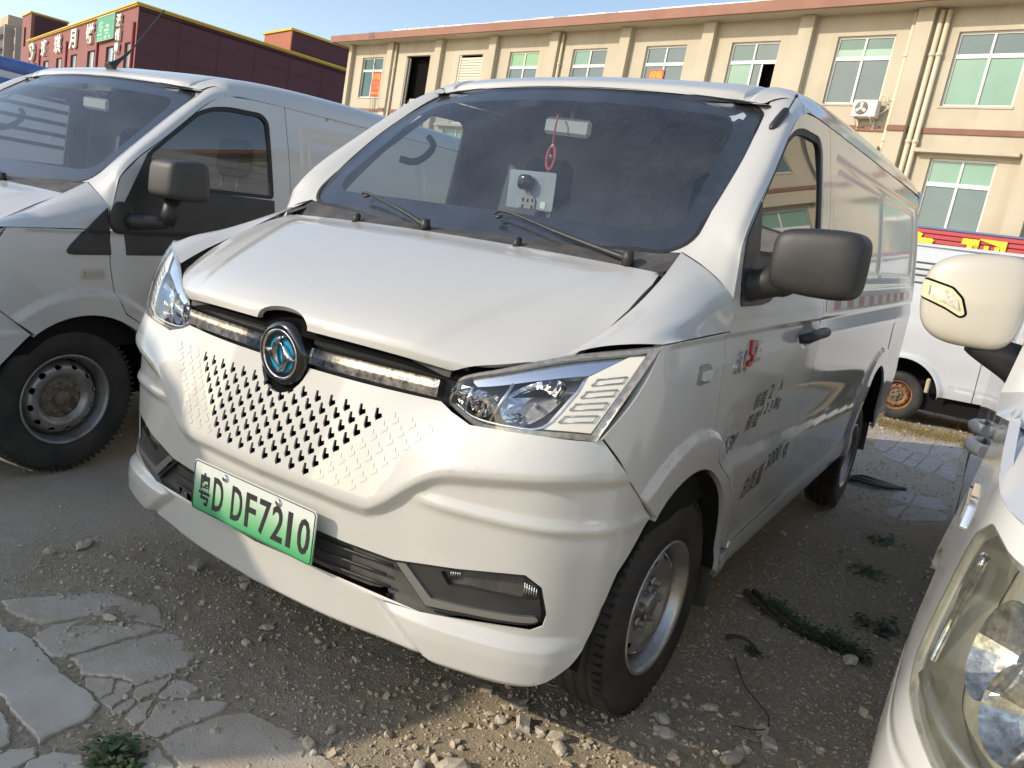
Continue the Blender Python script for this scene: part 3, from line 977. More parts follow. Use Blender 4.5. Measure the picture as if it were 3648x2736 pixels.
        for (u0, u1) in ((.122, .108), (.205, .196)):
            c = offset_fn(f2, -.012, out=od)(np.array([(u0, .120), ((u0 + u1) / 2, .07), (u1, .016)]))
            MB().tube(c, .0045, 6).build('lamp_divider', M_CHROME, hsg)
        c = offset_fn(f2, -.012, out=od)(np.array([(.034, .022), (.15, .015), (.25, .014), (.33, .018), (.340, .08), (.334, .118)]))
        MB().tube(catmull(c, 18), .0035, 6).build('lamp_frame', M_CHROME, hsg)
        panel('lens', whole, [], f2, .016, M_LENS, hsg, od, .006)
    # body sides
    for sg in (1, -1):
        f2 = side_fn if sg > 0 else side_fn_m
        od = (sg, 0, 0)
        _yy = np.linspace(-.5, 4, 200)
        bel = [np.stack([_yy, 0 * _yy + z], 1) for z in (1.055, 1.127, 1.134)]
        for cy_ in (FA, RA):
            for r_ in (1.205, 1.245):
                a_ = arch_pts(cy_, .40, 40); bel.append(np.stack([cy_ + (a_[:, 0] - cy_) * r_, .33 + (a_[:, 1] - .33) * r_], 1))
        led = [np.stack([_yy, .770 - .057 * _yy + t], 1) for t in (-.045, 0, .02)]
        seam = [(.031, 1.225), (.030, 1.145), (.012, 1.10), (.020, .98), (.039, .879), (.096, .774), (.221, .695), (.305, .60), (.362, .48), (.385, .415)]
        fa = arch_pts(FA)
        # fender
        fend = [(-.412, 1.136), (-.30, 1.139), (.031, 1.143)] + seam[2:8] + [tuple(p) for p in arch_pts(FA, .70)[2:]]
        fend = [(-.412, 1.136), (-.30, 1.139), (.030, 1.143)] + seam[2:8] + [(.345, .48), (.33, .36), (.326, .345)] + [tuple(p) for p in fa[1:] if p[0] > -.325 or p[1] > .715] + [(-.37, .755), (-.455, .828), (-.49, .875), (-.530, .926), (-.538, .922), (-.508, .975), (-.474, 1.031), (-.439, 1.09)]
        fl = panel('fender', inset(fend, G), [], f2, .0125 * st, paint, T, od, .02, hole_flange=None, feats=bel)
        rows = [[(.713, -.503, 1.084), (.78, -.480, 1.113), (.845, -.448, 1.130), (.898, -.412, 1.137)],
                [(.738, -.40, 1.128), (.80, -.38, 1.155), (.865, -.35, 1.163), (.9035, -.30, 1.140)],
                [(.748, -.25, 1.192), (.812, -.23, 1.206), (.876, -.20, 1.188), (.903, -.18, 1.142)],
                [(.744, -.10, 1.264), (.815, -.08, 1.256), (.879, -.06, 1.215), (.903, -.06, 1.143)],
                None]
        e_ = ws_fn(np.array([[1.0, .0]]))[0]; o_ = side_fn(np.array([[.031, 1.226]]))[0]
        rows[-1] = [tuple(e_ + [0, -.002, .002]), tuple((e_ + o_) / 2 + np.array([.55, -.60, .58]) * .020 + [0, -.003, 0]), tuple(o_ + [0, -.003, 0]), (.903, .028, 1.144)]
        rows = [[(x * sg, y, z) for x, y, z in r] for r in rows]
        loft('fender_top', rows, 26, 34, paint, T, flip=sg < 0)
        # A-pillar
        rows = []
        ap = [(0.0, (.031, 1.226)), (.10, (.058, 1.308)), (.22, (.085, 1.374)), (.35, (.180, 1.462)), (.55, (.335, 1.570)), (.75, (.480, 1.676)), (.90, (.575, 1.744)), (1.0, (.655, 1.786))]
        for v, (y, z) in ap:
            e = ws_fn(np.array([[1.0, v]]))[0]
            o = side_fn(np.array([[y, z]]))[0]
            mid = (e + o) / 2
            d = np.array([.55, -.60, .58]) if v < .9 else np.array([.5, -.35, .79])
            m1 = e * .68 + o * .32 + d * .020; m2 = e * .30 + o * .70 + d * .020
            rows.append([e + [0, .002, .004], m1, m2, o])
        top = [(.690, .690, 1.838), (.735, .705, 1.850), (.777, .715, 1.832), (.795, .712, 1.802)]
        rows.append(np.array(top))
        rows = [[tuple(np.array(q) * [sg, 1, 1]) for q in r] for r in rows]
        loft('a_pillar', rows, 16, 60, paint, T, flip=sg < 0)
        # door
        win = [(.225, 1.338), (.232, 1.490), (.531, 1.709), (.623, 1.747), (.735, 1.765), (.955, 1.770), (1.003, 1.735), (1.003, 1.338)]
        win = rounded(win, [.01, .03, .02, .05, .05, .05, .05, .03], 4)
        door = [(.036, 1.225)] + seam[1:] + [(.40, .405), (1.13, .420), (1.13, 1.831), (.90, 1.827), (.76, 1.818), (.68, 1.800), (.615, 1.768), (.56, 1.733), (.36, 1.586), (.185, 1.463), (.085, 1.370), (.062, 1.313)]
        dr = panel('door', inset(door, G), [win], f2, .0125 * st, paint, T, od, .022, hole_flange=.020, feats=bel + led)
        panel('door_lining', inset(door, .02), [inset(win, -.004)], offset_fn(f2, -.045, out=od), .04, M_INT, dr, od, 0)
        panel('window_seal', inset(win, -.001), [inset(win, .020)], offset_fn(f2, -.006, out=od), .015, M_RUB, dr, od, .012, hole_flange=.012)
        panel('door_glass', inset(win, .012), [], offset_fn(lambda UV, f2=f2: np.stack([np.sign(f2(UV)[:, 0]) * X0(UV[:, 1]), UV[:, 0], UV[:, 1]], 1), -.014, out=od), .02, M_GLASS2, dr, od, 0)
        hd = catmull([(.790, 1.075), (.80, 1.085), (.86, 1.090), (.99, 1.092), (1.06, 1.090), (1.085, 1.082)], 12)
        P = np.stack([sg * X0(hd[:, 1]), hd[:, 0], hd[:, 1]], 1) + np.stack([sg * np.array([.004, .022, .034, .038, .040, .040, .040, .040, .038, .034, .022, .004]), np.zeros(12), np.zeros(12)], 1)
        MB().tube(P, [.016, .018, .019, .019, .019, .019, .019, .019, .019, .019, .018, .015], 10).build('handle', M_BLK, dr)
        if main:
            tri = rounded([(.092, 1.205), (.086, 1.285), (.116, 1.390), (.236, 1.492), (.232, 1.345), (.42, 1.340), (.42, 1.22), (.30, 1.205)], [.02, .02, .02, .004, .004, .01, .05, .05], 3)
            if sg > 0:
                panel('mirror_base', tri, [], offset_fn(f2, .004, out=od), .015, M_BLK, dr, od, .006)
        else:
            tri = rounded([(.095, 1.035), (.085, 1.245), (.235, 1.492), (.232, 1.345), (1.0, 1.332), (1.0, 1.20), (.82, 1.035)], [.004, .01, .004, .004, .004, .02, .08], 3)
            panel('mirror_base', tri, [], offset_fn(f2, .004, out=od), .02, M_BLK, dr, od, .006)
            tri = rounded([(.020, 1.035), (-.205, 1.035), (.012, 1.235)], [.004, .06, .004], 4)
            panel('fender_patch', tri, [], offset_fn(f2, .004, out=od), .02, M_BLK, fl, od, .006)
        # load-area side, with the sill under the door
        ra = arch_pts(RA)
        body = [(1.13, 1.831), (1.13, .418), (.40, .402), (.352, .402), (.330, .345), (.345, .318), (.45, .312)] + [(2.50, .312)] + [tuple(p) for p in ra[::-1]] + [(3.42, .312), (3.93, .315), (3.985, .45), (3.985, 1.70), (3.96, 1.815), (3.5, 1.826)]
        sp = panel('side_panel', inset(body, G), [], f2, .018 * st, paint, T, od, .02, feats=bel + led)
        for cy in (FA, RA):                                      # arch lip turned inwards + dark liner
            a = arch_pts(cy, .36, 40)
            al_ = a if cy == RA else a[(a[:, 0] > -.33) | (a[:, 1] > .705)]
            c0 = f2(al_)
            lip = np.vstack([c0, c0 - [sg * .035, 0, 0]]); n = len(al_)
            mk('arch_lip', lip, [[i, i + 1, n + i + 1, n + i] for i in range(n - 1)], paint, fl if cy == FA else sp, True)
            n = len(a)
            a2 = np.stack([cy + (a[:, 0] - cy) * .985, .33 + (a[:, 1] - .33) * .985], 1)
            c1 = f2(a2) * [1, 1, 1] - [sg * .012, 0, 0]
            ln = np.vstack([c1, c1 * [0, 1, 1] + [sg * .50, 0, 0]])
            mk('arch_liner', ln, [[i, i + 1, n + i + 1, n + i] for i in range(n - 1)], M_UNDER, fl if cy == FA else sp, True)
        if main and sg > 0:
            for k in range(9):                                   # retro-reflective strip
                y0 = 1.318 + k * .274
                r = [(y0, 1.158), (y0 + .137, 1.158), (y0 + .137, 1.202), (y0, 1.202)]
                panel('reflector_strip_red', r, [], offset_fn(f2, .0022, out=od), .05, pbr('reflex_red', (.52, .035, .03), .35, coat=.5), sp, od, .0015)
                r = [(y0 - .137 if k else y0 - .137, 1.158), (y0 - .002, 1.158), (y0 - .002, 1.202), (y0 - .137, 1.202)]
                panel('reflector_strip_white', r, [], offset_fn(f2, .0022, out=od), .05, pbr('reflex_white', (.80, .72, .55), .35, coat=.5), sp, od, .0015)
            fq = rounded([(3.18, .86), (3.36, .86), (3.36, 1.02), (3.18, 1.02)], .03, 4)
            panel('fuel_flap', fq, [], offset_fn(f2, .003, out=od), .03, paint, sp, od, .004)
        # side marker
        if main:
            mkp = rounded([(-.178, 1.020), (-.098, 1.020), (-.098, 1.068), (-.178, 1.068)], .014, 4)
            k = panel('side_marker', mkp, [], offset_fn(f2, .006, out=od), .012, M_SILV, fl, od, .006)
            panel('lens', inset(mkp, .012), [], offset_fn(f2, .015, out=od), .012, pbr('marker_lens', (.62, .61, .58), .2, coat=.7), k, od, .012)
        else:
            mkp = rounded([(-.115, .930), (-.005, .930), (-.005, .978), (-.115, .978)], .012, 4)
            k = panel('side_marker', mkp, [], offset_fn(f2, .004, out=od), .02, pbr('old_marker', (.50, .46, .38), .35, coat=.5), fl, od, .005)
            panel('lens', inset(mkp, .013), [], offset_fn(f2, .009, out=od), .02, pbr('old_marker_lens', (.36, .34, .30), .25, coat=.7), k, od, .006)
        MB().box((-.008 if sg > 0 else -.008, .455, .20), (.008, .470, .52), .003, Matrix.Translation((.795 * sg, -.06, -.02)) @ Matrix.Diagonal((10, 1, 1, 1))).build('mudflap', M_BLKD, T)
        MB().box((-.008, 3.395, .16), (.008, 3.410, .50), .003, Matrix.Translation((.78 * sg, 0, 0)) @ Matrix.Diagonal((12, 1, 1, 1))).build('mudflap', M_BLKD, T)
    # roof with drip channels
    def sec(y, zc, dz=0.0, w=1.0):
        return [(0, y, zc), (.30, y, zc - .007), (.52, y, zc - .016), (.598, y, zc - .024), (.612, y, zc - .040), (.628, y, zc - .040), (.642, y, zc - .024), (.69, y, zc - .030), (.735, y, zc - .052), (.772, y, zc - .092), (.791, y, 1.829 + dz)]
    _ex = np.array([0, .30, .52, .598, .612, .628, .642, .672])
    _e = ws_fn(np.stack([_ex / .69, np.ones(8)], 1)) + [0, .002, .004]
    e0 = [tuple(q) for q in _e] + [(.700, .690, 1.845), (.740, .706, 1.850), (.777, .715, 1.832)]
    e0[10:] = [(.795, .712, 1.802)]
    e0_old = [(0, .577, 1.848), (.30, .588, 1.846), (.52, .615, 1.842), (.598, .635, 1.838), (.612, .640, 1.833), (.628, .644, 1.833), (.642, .650, 1.836), (.69, .688, 1.838), (.735, .704, 1.850), (.777, .715, 1.832), (.795, .712, 1.802)]
    r1 = [(0, .63, 1.885), (.30, .64, 1.880), (.52, .66, 1.870), (.598, .68, 1.864), (.612, .685, 1.852), (.628, .69, 1.852), (.642, .695, 1.866), (.69, .725, 1.872), (.737, .745, 1.868), (.776, .755, 1.845), (.793, .76, 1.817)]
    rows = [e0, r1, sec(.84, 1.935, -.004), sec(1.13, 1.960), sec(1.6, 1.972), sec(2.6, 1.974), sec(3.5, 1.968), sec(3.88, 1.955, -.006), [(x, 3.97, z - .03) for x, y, z in sec(3.97, 1.94, .0)], [(x, 3.985, z - .12 - (1.97 - z) * .0) for x, y, z in sec(3.985, 1.94, .0)]]
    loft('roof', rows, 70, 120, paint, T, mirror=True, flip=False)
    # rear doors (behind, simple but closed)
    for sg in (1, -1):
        m = MB(); m.box((.004 * sg if sg > 0 else -.80, 3.955, .36), (.80 if sg > 0 else -.004, 3.98, 1.86), .01)
        m.build('rear_door', paint, T)
    # windscreen: glass, printed border, rubber edge
    wo = rounded([(-1, 0), (1, 0), (1, 1), (-1, 1)], [.10, .10, .17, .17], 6)
    wi = rounded([(-.915, .115), (.915, .115), (.90, .88), (-.90, .88)], [.11, .11, .14, .14], 6)
    sc = np.array([.74, .80]); inv = 1 / sc
    wf = lambda UV: ws_fn(UV * inv)
    wsg = panel('windscreen', wo * sc, [], wf, .022 * st, M_GLASS, T, (0, -.6, .8), 0)
    panel('windscreen_border', wo * sc, [wi * sc], offset_fn(wf, -.006, out=(0, -.6, .8)), .02 * st, M_BLKG, wsg, (0, -.6, .8), 0)
    panel('windscreen_rubber', inset(wo * sc, -.008), [inset(wo * sc, .006)], offset_fn(wf, .003, out=(0, -.6, .8)), .02, M_RUB, wsg, (0, -.6, .8), .008, hole_flange=.004)
    for k, cn in enumerate([(-1, 0), (1, 0), (1, 1), (-1, 1)]):
        arc_ = wo[k * 7:(k + 1) * 7]; cc_ = np.array(cn, float)
        poly = np.vstack([cc_[None], (cc_ + (arc_ - cc_) * 1.03)[::-1]]) * sc
        panel('windscreen_corner', poly, [], offset_fn(wf, .0015, out=(0, -.6, .8)), .02, paint, T, (0, -.6, .8), 0)
    # cowl
    us = np.linspace(-1, 1, 25)
    a = ws_fn(np.stack([us, np.full(25, .03)], 1)) + [0, -.004, -.010]
    b = np.stack([us * .735, -.115 + .06 * us ** 2, 1.262 - .012 * us ** 2], 1)
    mid = (a + b) / 2 + [0, -.005, .006]
    loft('cowl', [b, mid, a], 50, 8, M_BLKD, T)
    sidec = [[(.70, -.09, 1.268), (.742, -.075, 1.272)], [(.705, .02, 1.305), (.748, .02, 1.306)]]
    for sg in (1, -1):
        loft('cowl_end', [[(x * sg, y, z + .004) for x, y, z in r] for r in sidec], 3, 3, M_BLKD, T, flip=sg < 0)
    # wipers (arms without blades) and washer jets
    if main:
        wip = [[(-.095, -.060, 1.298), (-.125, -.052, 1.306), (-.246, -.016, 1.336), (-.440, .024, 1.376), (-.468, .022, 1.372)],
               [(.618, -.056, 1.292), (.565, -.047, 1.300), (.377, -.018, 1.332), (.158, .016, 1.374), (.112, .004, 1.362)]]
    else:
        wip = [[(.300, -.070, 1.292), (.270, -.062, 1.304), (.120, -.024, 1.340), (-.09, .020, 1.376), (-.13, .01, 1.366)]]
    for w in wip:
        c = catmull(w, 22)
        o = MB().tube(c, [.012] * 3 + [.0095] * 4 + [.0075] * 5 + [.0048] * 8 + [.004] * 2, 6).build('wiper_arm', M_BLK, T)
        p = Vector(w[0])
        MB().tube([p + Vector((0, 0, -.02)), p + Vector((0, -.004, .022))], [.017, .014], 12).build('wiper_pivot', M_BLK, o)
        e = Vector(w[-1])
        MB().tube([e + Vector((.004, 0, -.004)), e + Vector((.022, -.002, -.008)), e + Vector((.036, .002, -.002))], [.0045, .006, .0045], 6).build('wiper_hook', M_BLK, o)
    for x in (-.385, .268):
        MB().tube([(x, -.082, 1.272), (x, -.075, 1.294), (x, -.066, 1.302)], [.012, .012, .009], 9).build('washer_jet', M_BLK, T)
    # cabin
    m = MB(); m.box((-.78, .10, .95), (.78, .44, 1.300), .05)
    dash = m.build('dashboard', M_INT, T)
    MB().box((-.30, .12, 1.295), (.06, .40, 1.318), .02).build('dash_tray', M_INTG, dash)
    MB().box((.20, .14, 1.26), (.62, .42, 1.345), .04).build('instrument_hood', M_INT, dash)
    cx = Vector((.42, .50, 1.245)); ax = Vector((0, -.62, .78)); a1 = Vector((1, 0, 0)); a2 = ax.cross(a1)
    ring = [cx + (a1 * math.cos(t) + a2 * math.sin(t)) * .19 for t in np.linspace(0, 2 * math.pi, 37)]
    sw = MB().tube(ring, .015, 8, False).build('steering_wheel', M_INT, T)
    MB().tube([cx + ax * .02, cx - ax * .20], [.07, .035], 14).build('steering_column', M_INT, sw)
    for t in (.2, math.pi - .2, 1.5 * math.pi):
        MB().tube([cx, cx + (a1 * math.cos(t) + a2 * math.sin(t)) * .185], [.022, .014], 6).build('spoke', M_INT, sw)
    for x in (.42, -.42):
        m = MB(); m.box((x - .24, .62, .62), (x + .24, 1.02, .80), .06)
        s = m.build('seat', M_SEAT, T)
        Mr = Matrix.Translation((x, 1.0, .78)) @ Matrix.Rotation(-.20, 4, 'X')
        MB().box((-.24, -.07, 0), (.24, .07, .58), .06, Mr).build('backrest', M_SEAT, s)
        MB().box((-.13, -.05, .66), (.13, .05, .88), .045, Mr).build('headrest', pbr('headrest_cloth', (.02, .03, .075), .85), s)
        for q in (-.06, .06):
            MB().tube([Mr @ Vector((q, 0, .55)), Mr @ Vector((q, 0, .68))], .006, 6).build('headrest_post', M_STEEL, s)
    pz = [(-.86, .45), (.86, .45), (.85, 1.25), (.70, 1.84), (.60, 1.90), (-.60, 1.90), (-.70, 1.84), (-.85, 1.25)]
    MB().prism(pz, -1.185, -1.16, Matrix(((1, 0, 0, 0), (0, 0, -1, 0), (0, 1, 0, 0), (0, 0, 0, 1)))).build('partition', M_INTG, T)
    MB().box((-.80, .40, .40), (.80, 1.16, .44)).build('cabin_floor', M_INT, T)
    MB().box((-.80, -.10, .44), (.80, -.06, 1.12)).build('firewall', M_DARK, T)
    hl_rows = [[(-.70, .62, 1.815), (0, .57, 1.825), (.70, .62, 1.815)], [(-.74, 1.15, 1.88), (0, 1.15, 1.92), (.74, 1.15, 1.88)]]
    loft('headliner', hl_rows, 9, 5, M_INTG, T)
    for x in (-.36, .36):
        MB().box((x - .24, .60, 1.735), (x + .24, .74, 1.752), .006, Matrix.Translation((0, 0, .06))).build('sun_visor', M_INTG, T)
    for sg in (1, -1):
        panel('pillar_trim', np.array([(sg * 1.0, .0), (sg * 1.0, 1.0), (sg * .90, .97), (sg * .895, .04)]) * sc, [], offset_fn(wf, -.035, out=(0, -.6, .8)), .06, M_INT, T, (0, -.6, .8), 0)
    # passenger grab handle on the right-hand pillar
    gh = catmull([(-.705, .46, 1.530), (-.665, .50, 1.525), (-.655, .56, 1.555), (-.665, .615, 1.605), (-.700, .62, 1.640)], 16)
    MB().tube(gh, .014, 8).build('grab_handle', M_INT, T)
    M = Matrix.Translation((-.018, .60, 1.708)) @ Matrix.Rotation(.05, 4, 'Y')
    mm = MB().box((-.100, -.010, -.032), (.100, .014, .032), .012, M).build('rear_view_mirror', pbr('grey_mirror_shell', (.42, .42, .40), .5), T)
    MB().tube([(-.01, .61, 1.715), (.0, .60, 1.80)], .010, 8).build('mirror_stem', M_INTG, mm)
    # undertray, bumper beam, chassis
    m = MB()
    m.box((-.62, -.52, .30), (.62, 3.8, .44), .01); m.box((-.80, .42, .335), (.80, 2.45, .42), .01)
    m.box((-.86, -.40, .62), (-.50, .36, .80)); m.box((.50, -.40, .62), (.86, .36, .80))
    m.box((-.64, -.60, .40), (.64, -.50, .90))
    m.build('chassis', M_UNDER, T)
    for y, zc in ((0, .331), (WB, .207)):
        MB().tube([(-.70, y, zc), (.70, y, zc)], .05, 10).build('axle', M_UNDER, T)
    kind = 'silver' if main else 'worn'
    X = .862
    wheel(T, (X, 0, .331), kind, steer=-.026, spin=.45, hubplate=not main)
    wheel(T, (-X, 0, .331), kind, True, -.026, hubplate=not main)
    wheel(T, (X, WB, .207), kind, spin=.2, hubplate=not main)
    wheel(T, (-X, WB, .207), kind, True, hubplate=not main)
    return dict(dash=dash)
# ------------------------------------------------------------------ helpers for things fixed on the vans
def superbox(c, h, e=4.0, n=18, taper=None, M=None):
    """rounded box: centre, half sizes, roundness exponent"""
    V = []; F = []
    nu, nv = 2 * n, n
    for i in range(nv + 1):
        p = -math.pi / 2 + math.pi * i / nv
        for k in range(nu):
            t = 2 * math.pi * k / nu
            sp = lambda a: math.copysign(abs(a) ** (2 / e), a)
            x, y, z = sp(math.cos(p)) * sp(math.cos(t)), sp(math.cos(p)) * sp(math.sin(t)), sp(math.sin(p))
            if taper: x, y, z = taper(x, y, z)
            v = Vector((c[0] + h[0] * x, c[1] + h[1] * y, c[2] + h[2] * z))
            V.append(tuple(M @ v if M else v))
    for i in range(nv):
        for k in range(nu):
            j = (k + 1) % nu
            F.append([i * nu + k, i * nu + j, (i + 1) * nu + j, (i + 1) * nu + k])
    return V, F

def side_text(body, y0, y1, z, h, name, mat, parent, ext=0.0, fn=side_fn, shear=0.0, bold=0.0, lift=.0008, slope=0.0):
    me = text_fit(body, y1 - y0, h, ext, bold, shear)
    yc = (y0 + y1) / 2
    def f(v):
        yy = yc + v[:, 0]; zz = z + v[:, 1] + slope * v[:, 0]
        P = fn(np.stack([yy, zz], 1))
        P[:, 0] += lift + v[:, 2]
        return P
    warp(me, f)
    return add(name, me, mat, parent)

RAKE = 0.0419636
# ------------------------------------------------------------------ the near white van in the middle
van = empty('delivery_van', (0, 0, 0), 0, RAKE, 'white electric delivery van in the middle with blue round badge and perforated nose', 'van')
make_van(van, True, M_PAINT, 1.0)
door_l = [o for o in van.children if o.name.split('.')[0] == 'door'][0]
# wing mirror
m = MB()
V, F = superbox((1.062, .150, 1.346), (.112, .070, .088), 5.0, 20, lambda x, y, z: (x + .06 * y, y * (1 - .10 * abs(z)), z * (1 - .07 * (x < 0) * abs(x)) + .04 * x * (z > 0)))
m.put(V, F, True)
mir = m.build('wing_mirror', M_BLK, van)
MB().tube(catmull([(.880, .165, 1.262), (.915, .160, 1.268), (.955, .155, 1.285), (.985, .152, 1.300)], 10), [.050, .047, .044, .042, .042, .043, .045, .05, .05, .05], 12).build('mirror_arm', M_BLK, mir)
g = rounded([(.968, 1.268), (1.160, 1.268), (1.160, 1.422), (.972, 1.420)], .03, 5)
panel('mirror_glass', g, [], lambda UV: np.stack([UV[:, 0], UV[:, 0] * 0 + .222, UV[:, 1]], 1), .05, M_CHROME, mir, (0, 1, 0), .004)
# aerial on the left windscreen pillar
a0 = Vector((.764, .498, 1.722)); a1 = Vector((.772, .600, 1.800))
ae = MB().tube([a0, a0.lerp(a1, .12), a0.lerp(a1, .5), a0.lerp(a1, .9), a1], [.006, .013, .014, .013, .006], 10).build('aerial', M_BLK, van)
MB().tube([a0.lerp(a1, .72) + Vector((.008, 0, 0)), a1 + Vector((.012, .03, .045))], .0028, 6).build('aerial_rod', M_BLK, ae)
V, F = superbox(a1 + Vector((.012, .03, .046)), (.006, .006, .006), 2.0, 6); MB().put(V, F, True).build('aerial_tip', M_BLK, ae)
# badges and lettering on the door
M_BCH = pbr('badge_chrome', (.55, .55, .55), .16, metal=1.0)
side_text('iV.', .104, .208, 1.050, .060, 'letter_badge', M_BCH, door_l, .006, shear=.35, bold=.01)
side_text('5', .206, .276, 1.068, .075, 'letter_badge', M_RED, door_l, .008, shear=.3, bold=.02)
side_text('E', .270, .345, 1.070, .058, 'letter_badge', M_BCH, door_l, .006, shear=.3, bold=.01)
side_text('EV', .212, .310, .790, .050, 'letter_badge', M_BCH, door_l, .005, shear=.3, bold=.01)
side_text('核载', .395, .520, .900, .056, 'load_lettering', M_BLKPRINT, door_l)
side_text('2', .553, .592, .914, .050, 'load_lettering', M_BLKPRINT, door_l)
side_text('人', .655, .712, .924, .046, 'load_lettering', M_BLKPRINT, door_l)
side_text('限载', .388, .512, .828, .058, 'load_lettering', M_BLKPRINT, door_l)
side_text('1 2 3 0kg', .520, .745, .850, .054, 'load_lettering', M_BLKPRINT, door_l, slope=.04)
side_text('总质量', .470, .690, .600, .082, 'load_lettering', M_BLKPRINT, door_l, slope=.06)
side_text('3000 kg', .715, 1.000, .634, .082, 'load_lettering', M_BLKPRINT, door_l, slope=.06)
# number plate
m_, nt, out_ = nodes_of('plate_green_fade')
b_ = nt.nodes.new('ShaderNodeBsdfPrincipled')
tc_ = nt.nodes.new('ShaderNodeTexCoord'); sx_ = nt.nodes.new('ShaderNodeSeparateXYZ')
nt.links.new(tc_.outputs['Generated'], sx_.inputs[0])
nt.links.new(ramp(nt, sx_.outputs[2], [(.05, (.05, .36, .14)), (.40, (.24, .50, .28)), (.80, (.66, .70, .64))]), b_.inputs['Base Color'])
b_.inputs['Roughness'].default_value = .35
nt.links.new(b_.outputs[0], out_.inputs[0])
PM = Matrix.Translation((0, -.752, .547)) @ Matrix.Rotation(-.05, 4, 'X')
pl = rounded([(-.24, -.07), (.24, -.07), (.24, .07), (-.24, .07)], .012, 4)
plate = MB().prism(pl, 0, .004, PM @ Matrix(((1, 0, 0, 0), (0, 0, -1, 0), (0, 1, 0, 0), (0, 0, 0, 1)))).build('number_plate', m_, van)
MPL = PM @ Matrix(((1, 0, 0, 0), (0, 0, -1, -.004), (0, 1, 0, 0), (0, 0, 0, 1)))
for ch, xc, w, h in (('粤', -.188, .046, .092), ('D', -.130, .042, .092), ('D', -.052, .043, .092), ('F', .004, .040, .092), ('7', .058, .042, .092), ('2', .108, .042, .092), ('1', .152, .016, .092), ('0', .204, .042, .092)):
    me = text_fit(ch, w, h, .0015, .012)
    me.transform(MPL @ Matrix.Translation((xc, -.004, 0)))
    add('plate_character', me, M_BLKPRINT, plate)
rim = np.vstack([pl * [.985, .955]]); rim = [(p[0], p[1], .0006) for p in rim]
MB().tube([MPL @ Vector(p) for p in rim + rim[:1]], .0013, 5).build('plate_border', M_BLKPRINT, plate)
for x in (-.105, .105):
    c = MPL @ Vector((x, .052, 0))
    MB().lathe([(0, .007), (.007, .0065), (.0105, .003), (.0105, 0)], 16, Matrix.Translation(c) @ Matrix.Rotation(-math.pi / 2, 4, 'Z')).build('plate_screw', M_CHROME, plate)
# windscreen sticker
wsn = [o for o in van.children if o.name.split('.')[0] == 'windscreen'][0]
st_ = [(.853, .872), (.878, .885), (.905, .918), (.925, .895), (.922, .855), (.900, .862), (.886, .832), (.872, .842), (.868, .860)]
panel('sticker', st_, [], lambda UV: ws_fn(UV, -.004), .03, M_WHITE, wsn, (0, -.6, .8), 0)

# things inside and on the van, each a thing of its own (van frame -> world)
VM = Matrix.Rotation(RAKE, 4, 'X')
def in_van(name, label, cat, loc, rz=0.0):
    e = empty(name, VM @ Vector(loc), 0, 0, label, cat)
    e.rotation_euler = (VM @ Matrix.Rotation(rz, 4, 'Z')).to_euler()
    return e
ch = in_van('mirror_charm', 'red cord charm with a ring hanging from the rear-view mirror of the middle van', 'charm', (-.045, .565, 1.745))
M_CORD = pbr('red_cord', (.55, .06, .07), .7)
MB().tube(catmull([(0, 0, 0), (.006, -.012, -.02), (.002, -.012, -.06), (0, -.010, -.112)], 14), .0035, 6).build('cord', M_CORD, ch)
ringp = [(.017 * math.sin(t), -.010 + .004 * math.cos(t), -.155 + .043 * math.cos(t)) for t in np.linspace(0, 2 * math.pi, 26)]
MB().tube(ringp, .0062, 7, False).build('ring', M_CORD, ch)
V, F = superbox((0, -.010, -.155), (.012, .006, .014), 2.5, 7); MB().put(V, F, True).build('bead', pbr('dark_bead', (.06, .03, .03), .3), ch)
V, F = superbox((.002, -.010, -.112), (.007, .006, .008), 2.5, 6); MB().put(V, F, True).build('knot', pbr('pale_knot', (.55, .40, .28), .6), ch)
MB().tube([(-.002, -.010, -.198), (-.006, -.010, -.235), (-.010, -.008, -.262)], [.004, .0025, .002], 5).build('tassel', M_CORD, ch)
ph = in_van('dash_camera', 'small dash camera on a clear square plate behind the windscreen of the middle van', 'camera', (.050, .300, 1.315))
m = MB(); m.prism(rounded([(-.094, .078), (.094, .078), (.094, .205), (-.094, .205)], .008, 3), -.002, .002, Matrix(((1, 0, 0, 0), (0, 0, -1, 0), (0, 1, 0, 0), (0, 0, 0, 1))))
m.build('clear_plate', pbr('frosted_plate', (.36, .40, .41), .35, color2=(.28, .31, .32), vscale=14), ph)
V, F = superbox((-.012, -.022, .165), (.026, .022, .026), 3.2, 10); cm = MB().put(V, F, True).build('camera_body', M_BLKG, ph)
MB().lathe([(0, .004), (.008, .006), (.013, .004), (.016, -.004)], 18, Matrix.Translation((-.012, -.042, .165)) @ Matrix.Rotation(-math.pi / 2, 4, 'Z')).build('camera_lens', M_BLK, cm)
M = Matrix(((1, 0, 0, 0), (0, 0, -1, 0), (0, 1, 0, 0), (0, 0, 0, 1)))
br = MB().prism([(-.030, .078), (.026, .078), (.026, .112), (-.002, .140), (-.030, .112)], .004, .008, M).build('bracket', M_SILV, ph)
for px_, pz_ in ((-.022, .108), (-.003, .106), (.016, .108), (-.022, .086), (.016, .086)):
    MB().prism([(px_ - .003, pz_ - .006), (px_ + .003, pz_ - .006), (px_ + .003, pz_ + .006), (px_ - .003, pz_ + .006)], .008, .009, M).build('bracket_slot', M_DARK, br)
MB().prism([(.046, .086), (.066, .084), (.066, .106), (.046, .108)], .003, .004, M).build('paper_tag', M_WHITE, ph)
MB().box((-.05, -.02, .0), (.05, .05, .08), .012).build('stand', M_INT, ph)
gl = in_van('work_gloves', 'crumpled white gloves lying on the dashboard against the windscreen', 'gloves', (-.165, .165, 1.318))
